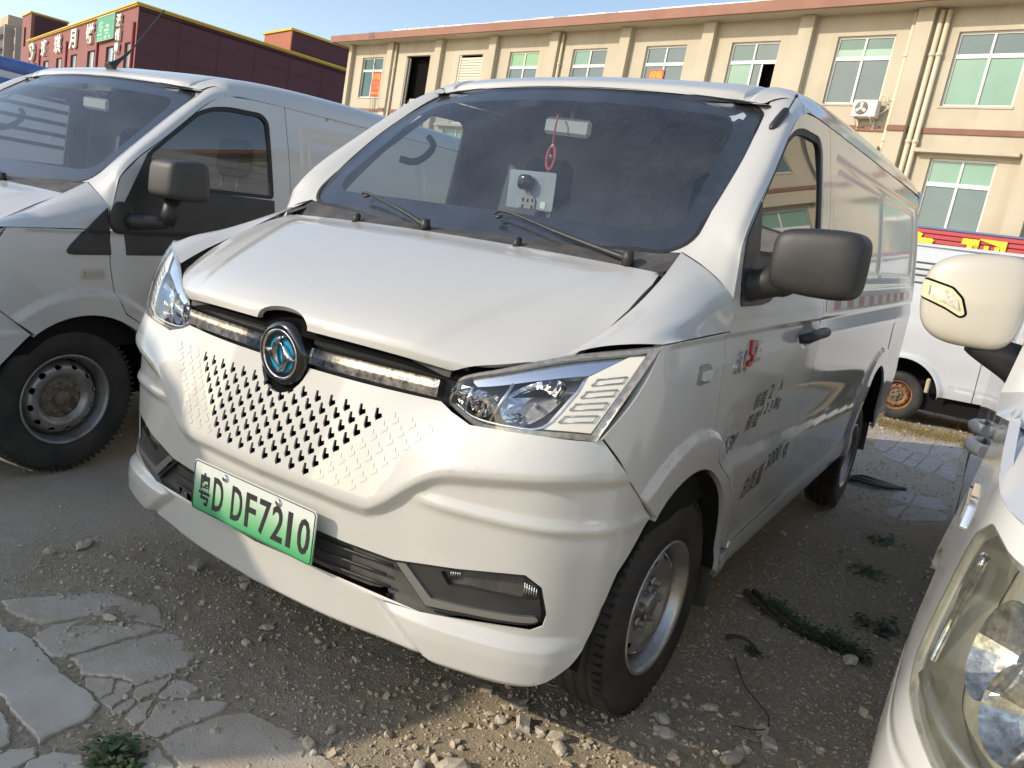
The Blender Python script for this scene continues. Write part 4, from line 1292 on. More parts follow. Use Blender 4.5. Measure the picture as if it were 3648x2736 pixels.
for k in range(2):
    n = 14; V = []; F = []
    rr = np.random.default_rng(20 + k)
    for i in range(n):
        for j in range(7):
            x = -.09 + .18 * i / (n - 1); y = -.022 + .044 * j / 6
            V.append((x + rr.normal(0, .004) + k * .02, y + rr.normal(0, .003) + k * .01, .012 + .012 * math.sin(i * 1.3 + k) + .010 * math.cos(j * 1.7 + i * .6) + k * .012))
    for i in range(n - 1):
        for j in range(6):
            F.append([i * 7 + j, i * 7 + j + 1, (i + 1) * 7 + j + 1, (i + 1) * 7 + j])
    o = mk('glove', V, F, pbr('white_cloth', (.72, .72, .68), .9), gl, True)
    sm = o.modifiers.new('thick', 'SOLIDIFY'); sm.thickness = .004

# ------------------------------------------------------------------ the older van to its right (left in view)
LYAW = math.radians(7.0)
LM = Matrix.Translation((-2.654, -.407, 0)) @ Matrix.Rotation(LYAW, 4, 'Z') @ Matrix.Rotation(RAKE, 4, 'X') @ Matrix.Translation((0, .14, -.07))
van2 = empty('delivery_van', LM.to_translation(), 0, 0, 'older white delivery van at the left with black window band and roof aerial', 'van')
van2.rotation_euler = (RAKE, 0, LYAW)
make_van(van2, False, M_PAINT2, .72)
for o in van2.children:
    n = o.name.split('.')[0]
    if n in ('wheel', 'axle'):
        o.location = Vector(o.location) + Vector((0, -.14, .07))
V, F = superbox((1.060, .235, 1.385), (.085, .110, .088), 5.5, 18, lambda x, y, z: (x, y * (1 - .06 * z), z * (1 - .06 * (y < 0))))
mir2 = MB().put(V, F, True).build('wing_mirror', pbr('grey_mirror_cap', (.050, .050, .049), .52, bump=.0004, bscale=380), van2)
MB().tube([(.90, .10, 1.185), (.94, .12, 1.185), (1.00, .17, 1.19), (1.03, .20, 1.20)], [.036, .036, .032, .030], 10).build('mirror_arm', M_BLK, mir2)
MB().tube([(1.03, .20, 1.185), (1.035, .21, 1.24), (1.04, .22, 1.30)], [.032, .036, .034], 10).build('mirror_knuckle', M_BLK, mir2)
V, F = superbox((.905, .07, 1.195), (.016, .058, .070), 2.4, 10); MB().put(V, F, True).build('mirror_foot', M_BLK, mir2)
c = catmull([(-.0, .66, 1.900), (0, .70, 1.935), (0, .78, 2.01), (0, .90, 2.16), (0, .99, 2.275)], 20)
MB().tube(c, [.030, .030, .027, .022, .018, .014, .011, .009, .008, .007] + [.004] * 10, 9).build('roof_aerial', M_BLK, van2)

# ------------------------------------------------------------------ the van at the right edge, close to the camera
RY = math.radians(1.5)
RROOT = Vector((2.41, 0, 0))
RMI = (Matrix.Translation(RROOT) @ Matrix.Rotation(RY, 4, 'Z')).inverted()
van3 = empty('delivery_van', RROOT, RY, 0, 'bright white van at the right edge with hazed headlamp and cream door mirror', 'van')
_rp = [(2.41, -1.03), (2.0, -1.01), (1.75, -.95), (1.635, -.885), (1.575, -.805), (1.540, -.69), (1.528, -.50), (1.523, -.2)]
_rp = [RMI @ Vector((x, y, 0)) for x, y in _rp]
_rp = [(-p.x, p.y) for p in _rp] + [(-(RMI @ Vector((1.518, .3, 0))).x, .3)]
_rp[0] = (0, _rp[0][1])
RPL = catmull(_rp, 700); RDS = np.r_[0, np.cumsum(np.linalg.norm(np.diff(RPL, axis=0), axis=1))]
_t = np.gradient(RPL, axis=0); RN = np.stack([_t[:, 1], -_t[:, 0]], 1); RN /= np.linalg.norm(RN, axis=1)[:, None]
def rv_prof(z):
    return hermite([.22, .30, .38, .46, .55, .65, .75, .84, .95, 1.05, 1.2], [.010, .035, .048, .053, .050, .040, .022, .006, -.002, -.010, -.018], z)
def rv_fn(UV):                              # arc length from the centre (negative = right-hand side, the one in view), height
    s = UV[:, 0]; z = UV[:, 1]; a = np.abs(s); g = np.where(s < 0, -1, 1)
    x = np.interp(a, RDS, RPL[:, 0]); y = np.interp(a, RDS, RPL[:, 1]); nx = np.interp(a, RDS, RN[:, 0]); ny = np.interp(a, RDS, RN[:, 1])
    o = rv_prof(z)
    o = o - .10 * sstep(.80, 1.05, z) * (1 - sstep(.70, .95, x))       # nose leans back
    o = o - .004 * (np.abs(z - .615) < .004)
    return np.stack([(x + nx * o) * g, y + ny * o, z], 1)
sR = lambda x, y: float(RDS[np.argmin((RPL[:, 0] - x) ** 2 + (RPL[:, 1] - y) ** 2)])
def rs(xw, yw):
    p = RMI @ Vector((xw, yw, 0)); return sR(-p.x, p.y)
RLEN = RDS[-1]
hlr = [(rs(1.534, -.625), .945), (rs(1.531, -.60), .905), (rs(1.530, -.58), .850), (rs(1.531, -.60), .780), (rs(1.534, -.63), .725), (rs(1.545, -.70), .695), (rs(1.565, -.78), .678), (rs(1.60, -.84), .660), (rs(1.66, -.90), .640), (rs(1.78, -.96), .645), (rs(1.84, -.98), .74), (rs(1.80, -.965), .88), (rs(1.68, -.912), .940), (rs(1.60, -.84), .955), (rs(1.565, -.785), .965), (rs(1.542, -.70), .985)]
hlr = np.array(hlr)
hlr = rounded(hlr, .012, 3)
arc3 = [(.10 - .0, .30)]
# front shell with wheel arch cut at its rear edge
RA0 = RLEN
s_of_y = lambda y: float(np.interp(y, RPL[350:, 1], RDS[350:]))
archr = [(s_of_y(.0 - .40 * math.cos(t)), .33 + .40 * math.sin(t)) for t in np.linspace(.0, math.pi / 2 + .85, 22)]
shell_half = [(0, .24), (s_of_y(-.55), .26), (s_of_y(-.42), .30)] + archr + [(RLEN - .002, archr[-1][1]), (RLEN - .002, 1.13), (s_of_y(-.3), 1.10), (s_of_y(-.55), 1.035), (rs(1.60, -.84), 1.00), (0, .985)]
shell = shell_half + [(-s, z) for s, z in shell_half[-2:0:-1]]
grl = rounded([(-.45, .70), (.45, .70), (.48, .88), (-.48, .88)], .03, 4)
glow_ = rounded([(-.55, .34), (.55, .34), (.50, .50), (-.50, .50)], .04, 4)
shp = panel('front_shell', shell, [hlr, hlr * [-1, 1], grl, glow_], rv_fn, .016, M_PAINT4, van3, (0, -1, 0), .018, hole_flange=.022)
panel('grille', grl, [], offset_fn(rv_fn, -.03, out=(0, -1, 0)), .05, M_BLK, van3, (0, -1, 0), 0)
for k in range(4):
    s = np.linspace(-.44, .44, 15)
    MB().tube(offset_fn(rv_fn, -.008, out=(0, -1, 0))(np.stack([s, np.full(15, .73 + .04 * k)], 1)), .009, 6).build('grille_slat', M_CHROMED, van3)
panel('lower_grille', glow_, [], offset_fn(rv_fn, -.03, out=(0, -1, 0)), .05, M_BLK, van3, (0, -1, 0), 0)
for sg in (-1, 1):
    q = hlr * [sg, 1]
    od = (sg * .6, -.8, 0)
    hs = panel('headlight', q, [], offset_fn(rv_fn, -.075, out=od), .03, pbr('lamp_housing', (.62, .60, .52), .35, metal=.5, color2=(.38, .36, .29), vscale=18), van3, od, 0)
    panel('lamp_wall', inset(q, -.001), [inset(q, .012)], offset_fn(rv_fn, -.012, out=od), .015, M_SILV, hs, od, .03, hole_flange=.06)
    panel('lens', q, [], offset_fn(rv_fn, .002, out=od), .015, M_LENSY, hs, od, .010)
    c0 = q.mean(0)
    for (du, dv, ru, rv, dep) in ((-.02 * sg, .03, .055, .075, .05), (.10 * sg * -1, -.02, .06, .07, .05)):
        V = []; F = []; nr, ns = 6, 22
        for i in range(nr + 1):
            for k in range(ns):
                a = 2 * math.pi * k / ns
                V.append((c0[0] + du + ru * i / nr * math.cos(a), c0[1] + dv + rv * i / nr * math.sin(a)))
        V = np.array(V); A = offset_fn(rv_fn, -.02, out=od)(V); Bq = offset_fn(rv_fn, -.07, out=od)(V)
        tt = np.repeat(np.arange(nr + 1) / nr, ns)[:, None]
        P = A * tt ** 2 + Bq * (1 - tt ** 2)
        for i in range(nr):
            for k in range(ns):
                j = (k + 1) % ns; F.append([i * ns + k, i * ns + j, (i + 1) * ns + j, (i + 1) * ns + k])
        F.append(list(range(ns)))
        mk('reflector', P, F, M_CHROMED, hs, False)
    for (za, zb, ua) in ((.70, .93, .018), (.69, .92, .045)):
        s0 = q[:, 0][np.argmax(np.abs(q[:, 0]))]
        c = offset_fn(rv_fn, -.022, out=od)(np.array([(s0 - sg * (ua + .03), za), (s0 - sg * ua, (za + zb) / 2), (s0 - sg * (ua + .02), zb)]))
        MB().tube(catmull(c, 12), .007, 7).build('lamp_frame', M_CHROMED, hs)
    c = offset_fn(rv_fn, -.012, out=od)(np.stack([np.linspace(rs(1.545, -.70), rs(1.78, -.96), 9) * sg, np.linspace(.722, .672, 9)], 1))
    MB().tube(c, .011, 7).build('lamp_sill', M_SILV, hs)
# sides, hood, glass house
def rside(UV):
    y = UV[:, 0]; z = UV[:, 1]
    x = .024 - RPL[-1, 0] - hermite([.25, .40, .50, .65, .80, .95, 1.10, 1.25, 1.6, 1.85, 1.95], [.0, .010, .014, .010, .004, -.002, -.013, -.022, -.085, -.14, -.20], z)
    return np.stack([x, y, z], 1)
for sg in (-1, 1):
    f2 = rside if sg < 0 else xmirror(rside)
    od = (sg, 0, 0)
    win = rounded([(.30, 1.20), (.62, 1.72), (1.10, 1.74), (1.10, 1.20)], .04, 4)
    dr = [(.302, 1.128), (.302, archr[-1][1] + .01), (.43, .42), (.52, .30), (1.20, .30), (1.20, 1.80), (.60, 1.80), (.20, 1.20)]
    d = panel('door', inset(dr, .003), [win], f2, .03, M_PAINT4, van3, od, .02)
    panel('door_glass', win, [], offset_fn(f2, -.012, out=od), .08, M_GLASS2, d, od, 0)
    ra = [(2.75 + .40 * math.cos(t), .33 + .40 * math.sin(t)) for t in np.linspace(math.pi, 0, 22)]
    by = [(1.20, 1.80), (1.20, .30), (2.30, .28), (2.35, .33)] + ra + [(3.18, .30), (3.72, .34), (3.72, 1.86), (1.20, 1.86)]
    bp_ = panel('body_side', inset(by, .003), [rounded([(1.35, 1.2), (2.4, 1.2), (2.4, 1.72), (1.35, 1.72)], .05, 4)], f2, .04, M_PAINT4, van3, od, .02)
    panel('side_window', rounded([(1.34, 1.19), (2.41, 1.19), (2.41, 1.73), (1.34, 1.73)], .05, 4), [], offset_fn(f2, -.01, out=od), .1, M_GLASS2, bp_, od, 0)
    for (yh, zz, par) in ((.98, .855, d), (1.42, .865, bp_)):
        c = np.array([(yh - .095, zz), (yh - .07, zz), (yh - .03, zz + .002), (yh + .03, zz + .002), (yh + .07, zz), (yh + .095, zz)])
        P = f2(c) + np.stack([sg * np.array([.0, .022, .038, .038, .022, .0]), np.zeros(6), np.zeros(6)], 1)
        MB().tube(catmull(P, 14), .022, 10).build('door_handle', M_HANDLE, par)
        V, F = superbox(f2(np.array([(yh, zz)]))[0] + [sg * .004, 0, 0], (.006, .06, .032), 2.5, 8); MB().put(V, F, True).build('handle_recess', M_BLK, par)
    q = rounded([(-.27, .862), (-.08, .870), (-.06, .925), (-.25, .918)], .01, 3)
    f3 = lambda UV, sg=sg: rv_fn(np.stack([sg * np.interp(UV[:, 0], RPL[350:, 1], RDS[350:]), UV[:, 1]], 1))
    sm_ = panel('side_marker', q, [], offset_fn(f3, .007, out=od), .02, M_CHROME, shp, od, .007)
    panel('lens', inset(q, .010), [], offset_fn(f3, .012, out=od), .02, M_LAMPG, sm_, od, .006)
    wheel(van3, (sg * .86, 0, .33), 'silver', sg < 0)
    wheel(van3, (sg * .86, 2.75, .33), 'silver', sg < 0)
te = [(RLEN - .002, 1.13), (s_of_y(-.3), 1.10), (s_of_y(-.55), 1.035), (rs(1.60, -.84), 1.00), (.30, .985)]
te = te + [(0, .985)] + [(-s, z) for s, z in te[::-1]]
te = rv_fn(np.array(resample(te, .06, False)))
n = len(te)
ce = np.stack([te[:, 0] * .985, np.where(np.abs(te[:, 0]) > .84, .30, .30), te[:, 0] * 0 + 1.14], 1)
cw_ = np.stack([te[:, 0] / .89 * .80, -.14 + .42 * (np.abs(te[:, 0]) / .89) ** 6, 1.175 - .04 * (np.abs(te[:, 0]) / .89) ** 4], 1)
rows = [te]
for t in (.18, .45, .75, 1.0):
    q = te * (1 - t) + cw_ * t; q[:, 2] += .055 * math.sin(math.pi * min(1, t * .9)) * (1 - (np.abs(te[:, 0]) / .92) ** 4)
    rows.append(q)
rows = [[tuple(p) for p in r] for r in rows]
loft('hood', rows, 60, 24, M_PAINT4, van3)
rows = [[(x * .80, -.14 + .05 * x * x, 1.17 - .02 * x * x) for x in np.linspace(-1, 1, 11)], [(x * .70, .56 + .08 * x * x, 1.80 - .03 * x * x) for x in np.linspace(-1, 1, 11)]]
loft('windscreen', rows, 20, 10, M_GLASS2, van3)
rows = [[(x * .70, .56 + .08 * x * x, 1.80 - .03 * x * x) for x in np.linspace(-1, 1, 11)]] + [[(x * .74, y, z - .10 * abs(x) ** 6) for x in np.linspace(-1, 1, 11)] for y, z in ((.8, 1.90), (1.4, 1.95), (2.6, 1.95), (3.6, 1.92), (3.72, 1.86))]
loft('roof', rows, 30, 40, M_PAINT4, van3)
for sg in (-1, 1):
    rows = [[(sg * .80, -.09, 1.15), (sg * .845, -.07, 1.14), (sg * .885, .0, 1.125)], [(sg * .70, .64, 1.77), (sg * .74, .66, 1.80), (sg * .755, .60, 1.80)]]
    loft('a_pillar', rows, 6, 14, M_PAINT4, van3)
    rows = [[(sg * .80, -.30, 1.07), (sg * .85, -.28, 1.09), (sg * .890, -.25, 1.10)], [(sg * .80, -.09, 1.15), (sg * .845, -.07, 1.14), (sg * .885, .0, 1.125)]]
    loft('fender_top', rows, 5, 8, M_PAINT4, van3)
MB().box((-.80, 3.70, .34), (.80, 3.73, 1.86), .01).build('rear_door', M_PAINT4, van3)
m = MB(); m.box((-.72, -.80, .28), (.72, 3.65, .42)); m.box((-.60, -.85, .42), (.60, -.70, .95)); m.box((-.84, .46, .30), (.84, 2.25, .40)); m.box((-.8, .4, .42), (.8, 3.6, .9)); m.box((-.80, -.6, .75), (.80, -.1, .95))
m.build('chassis', M_UNDER, van3)
# cream door mirror
mw = lambda p: RMI @ Vector(p)
def tp(x, y, z):
    return x * (1 - .10 * (z < 0) * abs(z)) , y * (1 - .15 * abs(x)), z * (1 - .20 * (x < 0) * x * x) + .06 * x * (z > 0) - .10 * (x > 0) * (z < 0) * x * -1 * 0
V, F = superbox(mw((1.424, .075, 1.314)), (.110, .062, .108), 4.4, 22, tp)
cmir = MB().put(V, F, True).build('door_mirror', M_PAINT3, van3)
V, F = superbox(mw((1.418, .082, 1.314)), (.099, .064, .100), 3.6, 14, tp); 
arm = catmull([mw((1.440, .07, 1.222)), mw((1.470, .08, 1.212)), mw((1.51, .10, 1.196)), mw((1.555, .13, 1.180))], 10)
MB().tube(arm, [.026, .030, .033, .035, .037, .039, .041, .044, .048, .055], 10).build('mirror_arm', M_BLK, cmir)
# indicator let into the mirror face
def mface(UV):
    x = UV[:, 0]; z = UV[:, 1]; e = 4.4
    X = np.clip(np.abs(x) / .110, 0, .9999); Z = np.clip(np.abs(z) / .108, 0, .9999)
    Y = np.maximum(1 - X ** e - Z ** e, .02) ** (1 / e)
    c = mw((1.424, .075, 1.314))
    return np.stack([c.x + x, c.y - .062 * Y * (1 - .15 * X), c.z + z], 1)
ind = rounded([(-.105, .034), (-.045, .020), (-.022, .000), (-.008, -.034), (-.016, -.040), (-.050, -.024), (-.103, -.006)], .005, 3)
panel('indicator_gap', inset(ind, -.005), [], offset_fn(mface, .0005, out=(0, -1, 0)), .006, M_DARK, cmir, (0, -1, 0), 0)
ih = panel('indicator', ind, [], offset_fn(mface, .006, out=(0, -1, 0)), .006, pbr('yellowed_plastic', (.66, .58, .36), .4, coat=.4), cmir, (0, -1, 0), .006)
panel('lens', rounded([(-.088, .022), (-.046, .012), (-.028, -.004), (-.018, -.028), (-.048, -.016), (-.088, -.002)], .003, 2), [], offset_fn(mface, .009, out=(0, -1, 0)), .006, pbr('indicator_lens', (.58, .58, .60), .12, metal=.6, color2=(.25, .25, .27), vscale=120), ih, (0, -1, 0), .003)
# ------------------------------------------------------------------ the cream workshop building
BU = Vector((.031, .013, .999)).normalized()
BH = Vector((.980, -.197, -.028)); BH = (BH - BU * BH.dot(BU)).normalized()
BY = BU.cross(BH).normalized()                      # into the building
BO = Vector((-3.575, 24.765, 6.903))
BF = Matrix((( BH.x, BY.x, BU.x, BO.x), (BH.y, BY.y, BU.y, BO.y), (BH.z, BY.z, BU.z, BO.z), (0, 0, 0, 1)))
M_WALL = pbr('cream_render', (.52, .465, .36), .85, color2=(.475, .42, .32), vscale=.55, bump=.004, bscale=30)
_nt = M_WALL.node_tree; _b = [n for n in _nt.nodes if n.type == 'BSDF_PRINCIPLED'][0]
_src = _b.inputs['Base Color'].links[0].from_socket
_st = ramp(_nt, noise(_nt, 1.6, 6, .7, stretch=(1.0, 1.0, .06)), [(.50, (0, 0, 0)), (.72, (.45, .45, .45))])
_c = mix(_nt, _st, _src, (.36, .31, .23))
_pt = ramp(_nt, noise(_nt, .35, 3, .5), [(.56, (0, 0, 0)), (.60, (.30, .30, .30))])
_nt.links.new(mix(_nt, _pt, _c, (.57, .52, .42)), _b.inputs['Base Color'])
M_BROWN = pbr('brown_band', (.26, .135, .095), .8, color2=(.21, .105, .075), vscale=1.2)
M_FASC = pbr('brown_fascia', (.33, .165, .115), .75, color2=(.27, .13, .09), vscale=.8)
M_FRAME = pbr('white_frame', (.72, .70, .66), .5)
M_PIPE = pbr('cream_pipe', (.66, .58, .43), .6)
def pane_mat(name, c, rough=.08):
    return pbr(name, c, rough, coat=.5, spec=.6, color2=tuple(k * .8 for k in c), vscale=.5)
PANES = [pane_mat('green_pane', (.085, .185, .150)), pane_mat('pale_green_pane', (.17, .35, .25), .2), pane_mat('grey_green_pane', (.10, .16, .155)), pane_mat('deep_green_pane', (.02, .075, .05)), pane_mat('bright_green_pane', (.20, .42, .20), .25)]
root_l = Vector((-10, 0, -6.6))
bld = empty('workshop_building', BF @ root_l, 0, 0, 'long cream two-storey workshop building with brown roof edge and green windows', 'building')
bld.rotation_euler = BF.to_euler()
BB = lambda m, name, mat, parent=bld: m.build(name, mat, parent)
sh = lambda x, y, z: (x - root_l.x, y, z - root_l.z)          # facade coordinates -> local
S0, S1 = -30.0, 48.0
def bbox(m, s0, s1, y0, y1, z0, z1, bev=0):
    return m.box(sh(s0, y0, z0), sh(s1, y1, z1), bev)
bays = [-29.85, -26.07, -22.0, -18.03, -14.16, -10.35, -6.56, -2.86, .83] + [.83 + 3.78 * k for k in range(1, 13)]
wins = []
for i, (a, b) in enumerate(zip(bays[:-1], bays[1:])):
    c = (a + b) / 2
    if i == 0: wins.append((-28.85, -26.88, .18, 2.30, 'win'))
    elif i == 1: wins.append((-24.78, -22.82, -1.2, 2.30, 'door'))
    elif i == 2: wins.append((-20.55, -18.82, -1.0, 2.24, 'shutter'))
    elif i == 7: wins.append((-1.80, .02, .24, 2.32, 'win'))
    elif i == 8: wins.append((1.80, 3.70, .22, 2.31, 'win'))
    else: wins.append((c - .93, c + .93, .20, 2.28, 'win'))
low = []
for i, (a, b) in enumerate(zip(bays[:-1], bays[1:])):
    if i == 8: low.append((1.95, 3.75, -3.32, -1.26, 'win'))
    elif i >= 1: low.append(((a + b) / 2 - .9, (a + b) / 2 + .9, -3.30, -1.26, 'win'))
holes = [np.array([(x0, z0), (x1, z0), (x1, z1), (x0, z1)]) for x0, x1, z0, z1, k in wins + low]
panel('wall', [(S0, -8.2), (S1, -8.2), (S1, 2.98), (S0, 2.98)], holes, lambda UV: np.stack([UV[:, 0] - root_l.x, UV[:, 0] * 0, UV[:, 1] - root_l.z], 1), 2.0, M_WALL, bld, (0, -1, 0), .1, hole_flange=.20, bstep=9)
m = MB(); bbox(m, S0, S0 + .3, .0, 14, -8.2, 2.98); bbox(m, S1 - .3, S1, .0, 14, -8.2, 2.98); bbox(m, S0, S1, 13.8, 14, -8.2, 2.98); BB(m, 'rear_wall', M_WALL)
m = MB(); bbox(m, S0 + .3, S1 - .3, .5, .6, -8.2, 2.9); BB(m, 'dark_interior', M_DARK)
m = MB(); bbox(m, S0 - .9, S1 + .3, -.85, 14.5, 2.98, 3.10); BB(m, 'roof_slab', M_WALL)
m = MB(); bbox(m, S0 - .95, S1 + .3, -.92, -.80, 2.93, 3.27); bbox(m, S0 - .95, S0 - .85, -.80, 14.5, 2.93, 3.27); BB(m, 'fascia', M_FASC)
m = MB()
rr = np.random.default_rng(9)
x = -25.0
while x < S1:                                          # ragged white roof membrane showing over the fascia
    w = rr.uniform(.3, 1.3); bbox(m, x, x + w, -.93 + rr.uniform(-.01, .02), -.5, 3.275, 3.29 + rr.uniform(.0, .05)); x += w * rr.uniform(.85, 1.1)
o = BB(m, 'roof_membrane', M_WHITE)
for b in bays:
    m = MB(); w = .24 if b > -29 else .15
    bbox(m, b - w, b + w, -.24, -.002, -8.2, 2.97); BB(m, 'pilaster', M_WALL)
for a, b in zip(bays[:-1], bays[1:]):
    m = MB(); bbox(m, a + .245, b - .245, -.05, -.002, -.58, -.42); BB(m, 'band', M_BROWN)
    m = MB(); bbox(m, a - .27, a + .243, -.29, -.243, -.58, -.42); BB(m, 'band', M_BROWN)
def pipe(s, y, r=.065, z0=-6.5, z1=2.9):
    m = MB(); m.tube([sh(s, y, z0), sh(s, y, z1)], r, 10)
    for z in (-3.2, -.9, 1.6): m.tube([sh(s, y, z), sh(s, y, z + .10)], r * 1.25, 10)
    BB(m, 'downpipe', M_PIPE)
for s in (-25.68, -13.78, .50): pipe(s, -.09)
pipe(1.24, -.10, .075); pipe(1.44, -.10, .075)
for s in (12.5, 24.0): pipe(s, -.09)
WIN_MESH = {}
def window(x0, x1, z0, z1, kinds, opened=None, split=.68, fr=.065):
    f = MB()
    zt = z0 + (z1 - z0) * split; xm = (x0 + x1) / 2
    y0, y1 = .10, .17
    bbox(f, x0, x1, y0, y1, z0, z0 + fr); bbox(f, x0, x1, y0, y1, z1 - fr, z1); bbox(f, x0, x0 + fr, y0, y1, z0 + fr, z1 - fr); bbox(f, x1 - fr, x1, y0, y1, z0 + fr, z1 - fr)
    bbox(f, x0 + fr, x1 - fr, y0 - .005, y1, zt - .06, zt + .06); bbox(f, xm - .035, xm + .035, y0 - .004, y1 - .002, z0 + fr, zt - .06); bbox(f, xm - .03, xm + .03, y0 - .004, y1 - .002, zt + .06, z1 - fr)
    w = f.build('window', M_FRAME, bld)
    q = [(x0 + fr, xm - .035, z0 + fr, zt - .06), (xm + .035, x1 - fr, z0 + fr, zt - .06), (x0 + fr, xm - .03, zt + .06, z1 - fr), (xm + .03, x1 - fr, zt + .06, z1 - fr)]
    for j, (a, b, c, d) in enumerate(q):
        if opened == j:
            b2 = a + .30; m = MB(); bbox(m, a, b2, .135, .14, c, d); m.build('pane', PANES[kinds[j]], w)
            m = MB(); bbox(m, b2, b2 + .06, .12, .15, c, d); m.build('sash_stile', M_FRAME, w)
            continue
        m = MB(); bbox(m, a, b, .135, .142, c, d); m.build('pane', PANES[kinds[j]], w)
        if kinds[j] == 0 and j >= 2 and x0 > -2:                      # blind seen through the lower half of the pane
            m = MB(); bbox(m, a, b, .125, .133, c, c + .22); m.build('blind', PANES[1], w)
    m = MB(); bbox(m, x0 - .04, x1 + .04, -.03, .10, z0 - .06, z0 - .002); m.build('sill', M_WALL, w)
    return w
KK = {0: (3, 3, 3, 3), 3: (2, 2, 4, 4), 4: (2, 2, 1, 2), 5: (2, 2, 2, 2), 6: (1, 2, 0, 2), 7: (2, 2, 0, 0), 8: (1, 1, 2, 2)}
rr = np.random.default_rng(3)
for i, (x0, x1, z0, z1, k) in enumerate(wins):
    if k == 'win':
        window(x0, x1, z0, z1, KK.get(i, tuple(rr.integers(0, 3, 4))), 1 if i == 6 else None)
    elif k == 'door':
        m = MB(); bbox(m, x0 + .02, x0 + .09, .02, .12, z0, z1 - .1); bbox(m, x0 + .16, x0 + .20, .10, .18, z0, z1 - .1); BB(m, 'door_jamb', pbr('grey_jamb', (.35, .35, .32), .5))
        m = MB(); bbox(m, x0 + .3, x1 - .35, .22, .26, .02, .10); bbox(m, x1 - .42, x1 - .35, .22, .28, -1.2, .06); BB(m, 'inner_rail', pbr('dim_rail', (.10, .10, .10), .6))
        m = MB(); bbox(m, x0 + .30, x0 + .78, -.04, .25, -.95, -.12, .03); BB(m, 'stacked_carton', pbr('carton', (.62, .38, .16), .8))
        m = MB(); bbox(m, x0 + .80, x1 + .0, -.04, .22, -1.2, .14, .0); BB(m, 'door_parapet', M_WALL)
    else:
        sh_o = None
        z = z0; m0 = MB(); bbox(m0, x0, x0 + .12, .04, .12, z0, z1); bbox(m0, x1 - .08, x1, .04, .12, z0, z1)
        sh_o = BB(m0, 'roller_shutter', pbr('shutter_guide', (.62, .57, .46), .6))
        while z < z1 - .22:
            m = MB(); bbox(m, x0 + .12, x1 - .08, .06, .10, z + .008, z + .118, .012); m.build('shutter_slat', pbr('shutter_slat', (.64, .60, .48), .5), sh_o); z += .125
for i, (x0, x1, z0, z1, k) in enumerate(low):
    window(x0, x1, z0, z1, (2, 2, 1, 1) if i % 2 else (2, 2, 0, 1), None, .64)
    m = MB(); bbox(m, x0 - .45, x1 + .55, -.30, -.002, -1.16, -1.05); BB(m, 'canopy_ledge', M_WALL)
for k, s in enumerate((-27.15, -26.98, -26.85, -26.7)):
    m = MB(); m.tube([sh(s, -.95, 3.30), sh(s + .02, -.97, 3.1), sh(s + .05 * k, -.45, 1.6), sh(s + .10 * math.sin(k), -.25, -.3), sh(s + .12 * k, -.2, -4)], .012, 4); BB(m, 'hanging_wire', pbr('wire', (.20, .16, .12), .7))
# air conditioner, its hoses, posters and the red shop sign
ac = empty('air_conditioner', BF @ Vector((-.20, -.28, -.27)), 0, 0, 'white air-conditioner unit on two brackets below an upper window of the cream building', 'air conditioner')
ac.rotation_euler = BF.to_euler()
M_AC = pbr('ac_white', (.68, .67, .63), .5)
b = MB().box((-.37, -.16, .04), (.37, .16, .54), .012).build('casing', M_AC, ac)
RYm = Matrix.Rotation(-math.pi / 2, 4, 'Z')
MB().lathe([(0, .010), (.20, .010), (.205, .0)], 32, Matrix.Translation((-.09, -.165, .29)) @ RYm).build('fan_recess', pbr('fan_grey', (.13, .13, .125), .6), ac)
g = MB()
for r in (.05, .10, .15, .195):
    g.tube([(-.09 + r * math.cos(t), -.178, .29 + r * math.sin(t)) for t in np.linspace(0, 2 * math.pi, 29)], .0035, 4, False)
g.build('fan_guard', M_AC, ac)
for k in range(3):
    t = 2 * math.pi * k / 3 + .5
    MB().prism([(0, -.03), (.17, -.06), (.18, .05), (0, .03)], -.004, .004, Matrix.Translation((-.09, -.184, .29)) @ Matrix.Rotation(t, 4, 'Y') @ Matrix.Rotation(math.pi / 2, 4, 'X')).build('fan_blade', pbr('fan_blade', (.42, .42, .40), .4), ac)
MB().lathe([(0, .01), (.035, .008), (.04, 0)], 16, Matrix.Translation((-.09, -.19, .29)) @ RYm).build('fan_hub', M_AC, ac)
for x in (-.25, .25):
    m = MB(); m.box((x - .02, -.20, .0), (x + .02, .26, .035)); m.box((x - .02, .22, -.26), (x + .02, .26, .0)); m.tube([(x, -.15, .0), (x, .22, -.22)], .014, 6)
    m.build('bracket', pbr('bracket_white', (.58, .55, .48), .6), ac)
hs = empty('air_hose', BF @ Vector((.75, -.05, 1.45)), 0, 0, 'pale hoses looping down the cream wall to the air-conditioner', 'hose')
hs.rotation_euler = BF.to_euler()
for k, pts in enumerate(([(0, .05, .05), (-.02, -.03, -.05), (-.10, -.03, -.55), (-.24, -.05, -.95), (-.40, -.08, -1.15), (-.60, -.12, -1.10), (-.66, -.14, -1.22), (-.52, -.14, -1.30), (-.40, -.12, -1.18), (-.48, -.12, -1.0), (-.62, -.14, -1.06), (-.60, -.18, -1.34)],
                         [(.01, .05, .02), (.03, -.03, -.06), (.02, -.03, -.45), (-.12, -.05, -.90), (-.30, -.08, -1.25), (-.45, -.10, -1.45), (-.60, -.14, -1.58)])):
    MB().tube([p for p in catmull(pts, 60)], .018, 6).build('hose', pbr('hose_cream', (.66, .60, .45), .7), hs)
